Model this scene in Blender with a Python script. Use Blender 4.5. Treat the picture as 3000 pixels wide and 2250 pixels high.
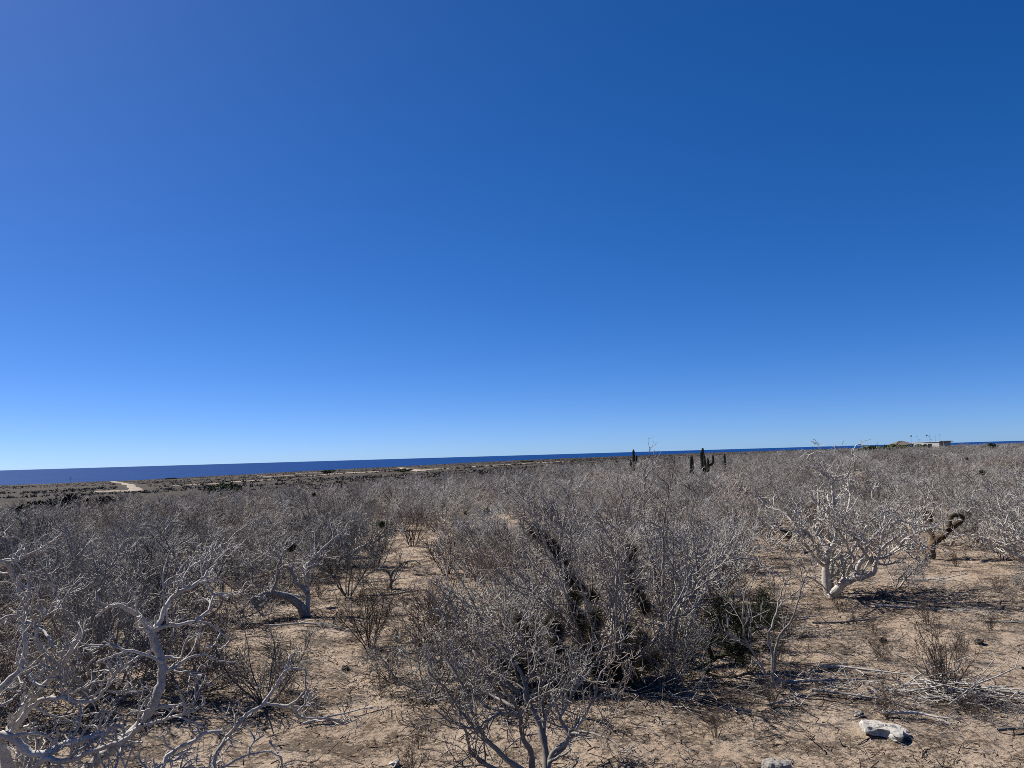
import bpy, math, random
import numpy as np
from mathutils import Vector, Matrix, Quaternion

sc = bpy.context.scene
for _o in list(bpy.data.objects):
    bpy.data.objects.remove(_o)
COL = sc.collection
R = math.radians

# ------------------------------------------------------------------ camera
cd = bpy.data.cameras.new('camera'); cam = bpy.data.objects.new('camera', cd); COL.objects.link(cam)
cd.sensor_fit = 'HORIZONTAL'; cd.sensor_width = 36.0; cd.lens = 788.0 / 1024.0 * 36.0
cd.clip_start = 0.1; cd.clip_end = 150000.0
CAM_H = 2.6
cam.matrix_world = Matrix.Translation((0, 0, CAM_H)) @ Matrix.Rotation(math.pi / 2 + math.atan(71.4 / 788.0), 4, 'X') @ Matrix.Rotation(-R(1.667), 4, 'Z')
sc.camera = cam

# ------------------------------------------------------------------ sky and sun
SUN_EL, SUN_AZ = R(45), R(-58)            # azimuth clockwise from +Y: the sun stands to the left, a little ahead
w = bpy.data.worlds.new('World'); sc.world = w; w.use_nodes = True
nt = w.node_tree; nt.nodes.clear()
wo = nt.nodes.new('ShaderNodeOutputWorld'); bg = nt.nodes.new('ShaderNodeBackground'); sky = nt.nodes.new('ShaderNodeTexSky')
sky.sky_type = 'NISHITA'; sky.sun_disc = False; sky.sun_elevation = SUN_EL; sky.sun_rotation = SUN_AZ % (2 * math.pi)
sky.altitude = 0; sky.air_density = 0.45; sky.dust_density = 0.22; sky.ozone_density = 4.0
hs = nt.nodes.new('ShaderNodeHueSaturation'); hs.inputs['Saturation'].default_value = 1.3; hs.inputs['Hue'].default_value = 0.505; hs.inputs['Value'].default_value = 1.0
gm = nt.nodes.new('ShaderNodeGamma'); gm.inputs['Gamma'].default_value = 0.8
wb = nt.nodes.new('ShaderNodeVectorMath'); wb.operation = 'MULTIPLY'; wb.inputs[1].default_value = (0.59, 0.75, 1.0)      # the camera's white balance
nt.links.new(sky.outputs[0], hs.inputs['Color']); nt.links.new(hs.outputs[0], gm.inputs[0]); nt.links.new(gm.outputs[0], wb.inputs[0])
nt.links.new(wb.outputs[0], bg.inputs[0])
bg.inputs[1].default_value = 0.093
nt.links.new(bg.outputs[0], wo.inputs[0])
sd = bpy.data.lights.new('sun', 'SUN'); sun = bpy.data.objects.new('sun', sd); COL.objects.link(sun)
sd.energy = 5.0; sd.angle = R(0.53); sd.color = (1.0, 0.955, 0.885)
to_sun = Vector((math.sin(SUN_AZ) * math.cos(SUN_EL), math.cos(SUN_AZ) * math.cos(SUN_EL), math.sin(SUN_EL)))
sun.rotation_euler = to_sun.to_track_quat('Z', 'Y').to_euler()
vs = sc.view_settings; vs.view_transform = 'Standard'; vs.look = 'None'; vs.exposure = 0.95; vs.gamma = 1.0; vs.use_curve_mapping = False
sc.cycles.use_denoising = False; sc.cycles.filter_width = 0.9
sc.cycles.max_bounces = 5; sc.cycles.diffuse_bounces = 3; sc.cycles.glossy_bounces = 2; sc.cycles.transmission_bounces = 2

# ------------------------------------------------------------------ helpers
def tag(o, label=None, cat=None, group=None, kind=None):
    if label: o['label'] = label
    if cat: o['category'] = cat
    if group: o['group'] = group
    if kind: o['kind'] = kind
    return o

def empty(name, loc, rz=0.0, s=1.0):
    o = bpy.data.objects.new(name, None); COL.objects.link(o)
    o.location = loc; o.rotation_euler = (0, 0, rz); o.scale = (s, s, s); o.empty_display_size = 0.2
    return o

def link(name, mesh, parent=None, mat=None):
    o = bpy.data.objects.new(name, mesh); COL.objects.link(o)
    if parent is not None: o.parent = parent
    if mat is not None and not mesh.materials: mesh.materials.append(mat)
    return o

def raw_mesh(name, V, F, smooth=True, mat=None):
    """V (n,3), F: array (m,3) or (m,4)"""
    me = bpy.data.meshes.new(name)
    V = np.asarray(V, np.float32); F = np.asarray(F, np.int32); k = F.shape[1]
    me.vertices.add(len(V)); me.vertices.foreach_set('co', V.ravel())
    me.loops.add(F.size); me.loops.foreach_set('vertex_index', F.ravel())
    me.polygons.add(len(F)); me.polygons.foreach_set('loop_start', np.arange(0, F.size, k, dtype=np.int32))
    me.polygons.foreach_set('use_smooth', np.full(len(F), smooth))
    me.update(calc_edges=True)
    if mat is not None: me.materials.append(mat)
    return me

def nrm(a):
    return a / np.maximum(np.linalg.norm(a, axis=-1, keepdims=True), 1e-9)

def tube(P, Rr, sides):
    """batch of polylines P (N,n,3), radii (N,n) -> verts, quads"""
    N, n, _ = P.shape
    T = np.empty_like(P); T[:, 1:-1] = P[:, 2:] - P[:, :-2]; T[:, 0] = P[:, 1] - P[:, 0]; T[:, -1] = P[:, -1] - P[:, -2]
    T = nrm(T)
    ref = np.where(np.abs(T[:, :1, 2:3]) > .8, np.array([1., 0, 0]), np.array([0, 0, 1.]))[:, 0]
    U = np.empty_like(P); u = nrm(np.cross(T[:, 0], ref)); U[:, 0] = u
    for i in range(1, n):
        u = nrm(u - (u * T[:, i]).sum(-1, keepdims=True) * T[:, i]); U[:, i] = u
    W = np.cross(T, U)
    a = np.arange(sides) * 2 * math.pi / sides
    V = P[:, :, None] + Rr[:, :, None, None] * (np.cos(a)[None, None, :, None] * U[:, :, None] + np.sin(a)[None, None, :, None] * W[:, :, None])
    idx = np.arange(N * n * sides).reshape(N, n, sides)
    A = idx[:, :-1]; Bq = idx[:, 1:]
    F = np.stack([A, np.roll(A, -1, 2), np.roll(Bq, -1, 2), Bq], -1).reshape(-1, 4)
    return V.reshape(-1, 3), F

def join(parts):
    Vs, Fs, o = [], [], 0
    for V, F in parts:
        Vs.append(V); Fs.append(F + o); o += len(V)
    return np.concatenate(Vs), np.concatenate(Fs)

def walk(g, S, Dv, L, r0, r1, nseg, wig, up, zmin=None):
    """grow N crooked polylines"""
    N = len(S); P = np.empty((N, nseg + 1, 3)); P[:, 0] = S; d = nrm(Dv)
    st = (L / nseg)[:, None]
    for i in range(nseg):
        d = nrm(d + wig * g.standard_normal((N, 3)) + np.array([0, 0, up]))
        P[:, i + 1] = P[:, i] + d * st
        if zmin is not None: P[:, i + 1, 2] = np.maximum(P[:, i + 1, 2], zmin)
    t = np.linspace(0, 1, nseg + 1)[None]
    Rr = r0[:, None] + (r1 - r0)[:, None] * t
    return P, Rr

def spawn(g, P, Rr, k, t0=.15, t1=1., ang=(25, 60), ln=(.3, .6), absl=False, rf=.6, rmin=.003, rmax=1, tip=.5, nseg=4, wig=.15, up=.05, zmin=.02):
    N, n, _ = P.shape
    idx = np.repeat(np.arange(N), k); M = len(idx)
    t = g.uniform(t0, t1, M); f = np.minimum(t * (n - 1), n - 1.001); i = f.astype(int); fr = (f - i)[:, None]
    S = P[idx, i] * (1 - fr) + P[idx, i + 1] * fr
    T = nrm(P[idx, i + 1] - P[idx, i])
    rad = Rr[idx, i] * (1 - fr[:, 0]) + Rr[idx, i + 1] * fr[:, 0]
    q = nrm(np.cross(T, g.standard_normal((M, 3))))
    a = np.radians(g.uniform(ang[0], ang[1], M))[:, None]
    Dv = np.cos(a) * T + np.sin(a) * q
    if absl: L = g.uniform(ln[0], ln[1], M) * (1.12 - .6 * t ** 2)
    else: L = np.linalg.norm(np.diff(P, axis=1), axis=2).sum(1)[idx] * g.uniform(ln[0], ln[1], M) * (1.15 - .5 * t)
    ra = np.clip(rad * rf, rmin, rmax)
    return walk(g, S, Dv, L, ra, np.maximum(ra * tip, rmin * .6), nseg, wig, up, zmin)

def resample(pts, r0, r1, step, g, jit=.0, knob=.08):
    """Catmull-Rom through traced points -> (1,n,3),(1,n)"""
    p = np.array(pts, float); q = np.vstack([2 * p[0] - p[1], p, 2 * p[-1] - p[-2]]); out = []
    for i in range(len(p) - 1):
        L = np.linalg.norm(p[i + 1] - p[i]); m = max(2, int(L / step))
        t = np.linspace(0, 1, m, endpoint=False)[:, None]
        a, b, c, d = q[i], q[i + 1], q[i + 2], q[i + 3]
        out.append(.5 * (2 * b + (c - a) * t + (2 * a - 5 * b + 4 * c - d) * t ** 2 + (3 * b - a - 3 * c + d) * t ** 3))
    out.append(p[-1:]); P = np.vstack(out); n = len(P)
    t = np.linspace(0, 1, n)
    Rr = (r0 + (r1 - r0) * t ** .85) * (1 + knob * g.standard_normal(n))
    P = P + jit * g.standard_normal((n, 3)) * np.minimum(t * 8, 1)[:, None]
    return P[None], Rr[None]

# value noise (numpy)
_g0 = np.random.default_rng(5); _tab = _g0.uniform(-1, 1, (256, 256))
def vnoise(x, y):
    xi = np.floor(x).astype(int); yi = np.floor(y).astype(int); fx = x - xi; fy = y - yi
    fx = fx * fx * (3 - 2 * fx); fy = fy * fy * (3 - 2 * fy)
    a = _tab[xi % 256, yi % 256]; b = _tab[(xi + 1) % 256, yi % 256]; c = _tab[xi % 256, (yi + 1) % 256]; d = _tab[(xi + 1) % 256, (yi + 1) % 256]
    return (a * (1 - fx) + b * fx) * (1 - fy) + (c * (1 - fx) + d * fx) * fy

# ------------------------------------------------------------------ terrain
UU = [-.8, -.47, -.235, 0, .23, .47, .8]
def smooth(a, b, x):
    t = np.clip((x - a) / (b - a), 0, 1); return t * t * (3 - 2 * t)
def terrain(x, y, fine=True):
    x = np.asarray(x, float); y = np.asarray(y, float)
    r = np.hypot(x, y); u = np.tan(np.clip(np.arctan2(x, y), -R(38.6), R(38.6)))
    s = np.interp(u, UU, [-.022, -.0185, -.0115, -.0015, .0035, .0032, .003])
    D = np.interp(u, UU, [55, 62, 72, 85, 115, 205, 225])
    ze = np.interp(u, UU, [-13.6, -13.3, -8.7, -3.9, -1.2, -.7, -.7])
    near = s * np.maximum(np.minimum(r, D) - 14, 0)
    far = (ze - s * (D - 14)) * np.clip((r - D) / (1000 - D), 0, 1)
    h = near + far
    h = h + .25 * vnoise(x / 23 + 3, y / 23) * smooth(25, 70, r) * (1 - smooth(80, 95, r) * .5)
    h = h + 1.0 * vnoise(x / 60, y / 60 + 9) * smooth(150, 350, r) * np.interp(u, [-.3, .1], [.9, .25]) * .6
    if fine:
        fd = 1 - smooth(30, 60, r)
        h = h + fd * (.028 * vnoise(x * .8 + 20, y * .8) + .026 * vnoise(x * 2.4, y * 2.4 + 31) + .016 * vnoise(x * 6 + 5, y * 6) + .006 * vnoise(x * 14, y * 14 + 2) - .02)
    edge = smooth(1000, 1060, r)
    return h * (1 - edge) + edge * -16.0
def tz(x, y): return float(terrain(x, y))

# ------------------------------------------------------------------ materials
def mat(name, rough=.85, spec=.2):
    m = bpy.data.materials.new(name); m.use_nodes = True; b = m.node_tree.nodes['Principled BSDF']
    b.inputs['Roughness'].default_value = rough; b.inputs['Specular IOR Level'].default_value = spec
    return m, m.node_tree, b
def node(t, typ, **kw):
    n = t.nodes.new(typ)
    for k, v in kw.items(): setattr(n, k, v)
    return n
def noise(t, vec, scale, detail=4, rough=.55):
    n = node(t, 'ShaderNodeTexNoise'); n.inputs['Scale'].default_value = scale; n.inputs['Detail'].default_value = detail; n.inputs['Roughness'].default_value = rough
    if vec is not None: t.links.new(vec, n.inputs['Vector'])
    return n.outputs['Fac']
def ramp(t, fac, stops):
    n = node(t, 'ShaderNodeValToRGB'); e = n.color_ramp.elements
    while len(e) < len(stops): e.new(.5)
    for q, (p, c) in zip(e, stops):
        q.position = p; q.color = (c if len(c) == 4 else (*c, 1)) if not isinstance(c, (int, float)) else (c, c, c, 1)
    t.links.new(fac, n.inputs[0]); return n.outputs[0]
def mix(t, fac, a, b):
    n = node(t, 'ShaderNodeMix', data_type='RGBA')
    for s, v in ((0, fac), (6, a), (7, b)):
        if isinstance(v, (int, float)): n.inputs[s].default_value = v
        elif isinstance(v, tuple): n.inputs[s].default_value = (*v, 1)
        else: t.links.new(v, n.inputs[s])
    return n.outputs[2]
def bump(t, b, h, strength, dist):
    n = node(t, 'ShaderNodeBump'); n.inputs['Strength'].default_value = strength; n.inputs['Distance'].default_value = dist
    t.links.new(h, n.inputs['Height']); t.links.new(n.outputs[0], b.inputs['Normal'])

def bark(name, lo, hi, dark=None, scale=14, bumpd=.004, rough=.8, vary=.25, fleck=0, warm=0):
    m, t, b = mat(name, rough, .15)
    tc = node(t, 'ShaderNodeTexCoord').outputs['Object']
    c = ramp(t, noise(t, tc, scale, 5, .6), [(.3, lo), (.7, hi)])
    if dark is not None:
        c = mix(t, ramp(t, noise(t, tc, scale * .45, 6, .7), [(.56, 0), (.70, 1)]), c, dark)
    if fleck:
        mp_ = node(t, 'ShaderNodeMapping'); mp_.inputs['Scale'].default_value = (1, 1, 2.2); t.links.new(tc, mp_.inputs[0])
        c = mix(t, ramp(t, noise(t, mp_.outputs[0], 46, 6, .75), [(.50, 0), (.66, fleck)]), c, tuple(v * .33 for v in lo))
        c = mix(t, ramp(t, noise(t, tc, 2.2, 4, .6), [(.5, 0), (.75, .4)]), c, (.20, .165, .13))
    oi = node(t, 'ShaderNodeObjectInfo').outputs['Random']
    if warm: c = mix(t, ramp(t, oi, [(.55, 0), (.9, warm)]), c, (.17, .125, .095))
    mr = node(t, 'ShaderNodeMapRange'); frac = node(t, 'ShaderNodeMath', operation='FRACT'); fm_ = node(t, 'ShaderNodeMath', operation='MULTIPLY'); fm_.inputs[1].default_value = 7.3; t.links.new(oi, fm_.inputs[0]); t.links.new(fm_.outputs[0], frac.inputs[0]); t.links.new(frac.outputs[0], mr.inputs[0]); mr.inputs[3].default_value = 1 - vary; mr.inputs[4].default_value = 1 + vary * .6
    vm = node(t, 'ShaderNodeVectorMath', operation='SCALE'); t.links.new(c, vm.inputs[0]); t.links.new(mr.outputs[0], vm.inputs['Scale'])
    t.links.new(vm.outputs[0], b.inputs['Base Color'])
    if bumpd: bump(t, b, noise(t, tc, scale * 2.5, 5, .65), .7, bumpd)
    return m

M = {}
M['pale'] = bark('pale_bark', (.32, .295, .265), (.50, .465, .42), (.16, .138, .115), 7, .007, .8, .14, .6)
M['grey'] = bark('grey_bark', (.20, .186, .170), (.43, .405, .372), (.10, .09, .08), 11, .003, .8, .36, 0, .7)
M['greyfar'] = bark('grey_twig', (.20, .187, .172), (.40, .378, .35), None, 3, 0, .85, .45, 0, .7)
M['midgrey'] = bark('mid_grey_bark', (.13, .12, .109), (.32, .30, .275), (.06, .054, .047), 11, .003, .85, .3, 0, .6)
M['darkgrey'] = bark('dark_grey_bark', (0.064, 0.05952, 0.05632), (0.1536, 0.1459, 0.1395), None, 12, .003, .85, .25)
M['brown'] = bark('brown_twig', (0.048, 0.0352, 0.0288), (0.1088, 0.0864, 0.0736), None, 6, 0, .9, .3)
M['cholla'] = bark('cholla_bark', (0.032, 0.02176, 0.01408), (0.0832, 0.0544, 0.032), None, 16, .012, .95, .15)
M['choltrunk'] = bark('cholla_trunk_bark', (0.0832, 0.0512, 0.0256), (0.1664, 0.1056, 0.0544), (0.032, 0.0192, 0.0128), 14, .012, .95, .1)
M['spine'] = bark('cholla_spine', (.055, .045, .026), (.16, .125, .07), None, 5, 0, .9, .2)
M['olive'] = bark('olive_twig', (0.0192, 0.02112, 0.01152), (0.048, 0.04992, 0.02688), None, 5, 0, .9, .2)
M['green'] = bark('green_leaf', (.04, .052, .02), (.095, .115, .05), None, 2, 0, .8, .25)
M['scrub'] = bark('far_scrub', (.06, .051, .041), (.115, .098, .08), None, .8, 0, .95, .3)
M['dead'] = bark('weathered_wood', (.24, .225, .207), (.43, .405, .375), (.12, .108, .095), 10, .003, .85, .25)
M['litgrey'] = bark('litter_grey', (0.1024, 0.096, 0.0896), (0.2432, 0.224, 0.2112), None, 1.3, 0, .9, .0)
M['litbrown'] = bark('litter_brown', (0.032, 0.02368, 0.01792), (0.096, 0.0704, 0.0544), None, 1.7, 0, .95, .0)
M['cactus'] = bark('cactus_skin', (0.0192, 0.02304, 0.01408), (0.03968, 0.04224, 0.02688), (0.0448, 0.0384, 0.032), 5, .004, .8, .15)

# sand
m, t, b = mat('sand', .95, .1); M['sand'] = m
geo = node(t, 'ShaderNodeNewGeometry').outputs['Position']
sandc = ramp(t, noise(t, geo, .9, 6, .6), [(.32, (.225, .167, .120)), (.52, (.278, .213, .157)), (.72, (.312, .250, .192))])
fine = noise(t, geo, 38, 6, .7)
sandc = mix(t, ramp(t, fine, [(.35, .0), (.75, .35)]), sandc, (.35, .285, .22))
# leaf and bark litter trodden into the sand
l1 = noise(t, geo, 1.5, 5, .65); l2 = noise(t, geo, 19, 7, .75); l3 = noise(t, geo, 65, 4, .7)
mm = node(t, 'ShaderNodeMath', operation='ADD'); t.links.new(l1, mm.inputs[0]); t.links.new(l2, mm.inputs[1])
m2 = node(t, 'ShaderNodeMath', operation='MULTIPLY_ADD'); t.links.new(l3, m2.inputs[0]); m2.inputs[1].default_value = .35; t.links.new(mm.outputs[0], m2.inputs[2])
lit = ramp(t, m2.outputs[0], [(.0, 0), (1., 1)])
mr = node(t, 'ShaderNodeMapRange'); t.links.new(m2.outputs[0], mr.inputs[0]); mr.inputs[1].default_value = 1.20; mr.inputs[2].default_value = 1.36; mr.inputs[3].default_value = 0; mr.inputs[4].default_value = .85
near = mix(t, mr.outputs[0], sandc, ramp(t, l3, [(.3, (0.064, 0.0448, 0.03328)), (.7, (0.1536, 0.1152, 0.0896))]))
# the coastal plain is covered by low dark scrub with bare sand between
ln = node(t, 'ShaderNodeVectorMath', operation='LENGTH'); t.links.new(geo, ln.inputs[0])
fm = node(t, 'ShaderNodeMapRange'); t.links.new(ln.outputs['Value'], fm.inputs[0]); fm.inputs[1].default_value = 58; fm.inputs[2].default_value = 95
pl = noise(t, geo, .06, 6, .75)
plain = ramp(t, pl, [(.35, (.038, .032, .025)), (.60, (.055, .045, .035)), (.67, (.10, .08, .06)), (.78, (.20, .165, .125))])
t.links.new(mix(t, fm.outputs[0], near, plain), b.inputs['Base Color'])
bh = node(t, 'ShaderNodeMath', operation='ADD'); t.links.new(noise(t, geo, 16, 8, .7), bh.inputs[0]); t.links.new(mr.outputs[0], bh.inputs[1])
bh2 = node(t, 'ShaderNodeMath', operation='MULTIPLY_ADD'); t.links.new(noise(t, geo, 6, 3, .6), bh2.inputs[0]); bh2.inputs[1].default_value = 1.6; t.links.new(bh.outputs[0], bh2.inputs[2])
bump(t, b, bh2.outputs[0], 1.0, .045)
m, t, b = mat('pale_sand', .95, .1); M['palesand'] = m
geo = node(t, 'ShaderNodeNewGeometry').outputs['Position']
t.links.new(ramp(t, noise(t, geo, .3, 6, .7), [(.3, (.16, .13, .10)), (.7, (.32, .27, .215))]), b.inputs['Base Color'])
# sea
m, t, b = mat('sea_water', .7, .03); M['sea'] = m
geo = node(t, 'ShaderNodeNewGeometry').outputs['Position']
mp = node(t, 'ShaderNodeMapping'); mp.inputs['Scale'].default_value = (.004, .02, 1); t.links.new(geo, mp.inputs[0])
wv = noise(t, mp.outputs[0], 1.0, 6, .6)
seac = ramp(t, wv, [(.3, (.001, .022, .105)), (.7, (.003, .037, .145))])
fo = noise(t, geo, .05, 5, .8)
t.links.new(mix(t, ramp(t, fo, [(.78, 0), (.80, .08)]), seac, (0.288, 0.32, 0.352)), b.inputs['Base Color'])
bump(t, b, noise(t, geo, .05, 4, .6), .35, 2.0)

# ------------------------------------------------------------------ ground sheet, sea
ang = np.concatenate([np.arange(-42, 42.01, .28), np.arange(45.5, 314.6, 3.5)]) * math.pi / 180
rad = np.concatenate([[.3, 1, 1.8, 2.6, 3.3, 3.9], 4.4 * 1.0078 ** np.arange(int(math.log(1075 / 4.4) / math.log(1.0078)) + 1)])
AA, RR_ = np.meshgrid(ang, rad)
gx = RR_ * np.sin(AA); gy = RR_ * np.cos(AA); gz = terrain(gx, gy)
na, nr = len(ang), len(rad)
idx = np.arange(na * nr).reshape(nr, na)
A = idx[:-1]; B = idx[1:]
Fq = np.stack([A, np.roll(A, -1, 1), np.roll(B, -1, 1), B], -1).reshape(-1, 4)[:, ::-1]
ground = link('ground', raw_mesh('ground', np.stack([gx, gy, gz], -1).reshape(-1, 3), Fq, True, M['sand']))
tag(ground, 'tan sandy ground sloping down to the coast', None, None, 'structure')
sa = np.linspace(0, 2 * math.pi, 97)[:-1]; sr = np.array([700, 1500, 4000, 12000, 40000, 120000.])
SX = np.outer(sr, np.sin(sa)); SY = np.outer(sr, np.cos(sa)); si = np.arange(96 * 6).reshape(6, 96)
Fs = np.stack([si[:-1], np.roll(si[:-1], -1, 1), np.roll(si[1:], -1, 1), si[1:]], -1).reshape(-1, 4)[:, ::-1]
sea = link('sea', raw_mesh('sea', np.stack([SX, SY, np.full_like(SX, -14.)], -1).reshape(-1, 3), Fs, False, M['sea']))
tag(sea, 'deep blue sea beyond the coastal plain', None, None, 'structure')

def strip(name, pts, widths, label, lift=.15):
    """dirt track or bare patch laid on the far ground"""
    g = np.random.default_rng(len(label)); P = []
    p = np.array(pts, float); n = 40; tt = np.linspace(0, len(p) - 1, n)
    cx = np.interp(tt, range(len(p)), p[:, 0]); cy = np.interp(tt, range(len(p)), p[:, 1]); wd = np.interp(tt, range(len(p)), widths)
    dx = np.gradient(cx); dy = np.gradient(cy); L = np.hypot(dx, dy); nx, ny = dy / L, -dx / L
    k = np.linspace(-1, 1, 7); jl = 1 + .45 * g.standard_normal(n) * .5; jr = 1 + .45 * g.standard_normal(n) * .5
    X = cx[:, None] + nx[:, None] * k * wd[:, None] * np.where(k < 0, jl[:, None], jr[:, None]); Y = cy[:, None] + ny[:, None] * k * wd[:, None] * np.where(k < 0, jl[:, None], jr[:, None])
    Z = terrain(X, Y) + lift - .25 * np.abs(k[None]) ** 6
    ii = np.arange(n * 7).reshape(n, 7); F = np.stack([ii[:-1, :-1], ii[:-1, 1:], ii[1:, 1:], ii[1:, :-1]], -1).reshape(-1, 4)
    o = link(name, raw_mesh(name, np.stack([X, Y, Z], -1).reshape(-1, 3), F, True, M['palesand']))
    return tag(o, label, None, None, 'structure')

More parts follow.
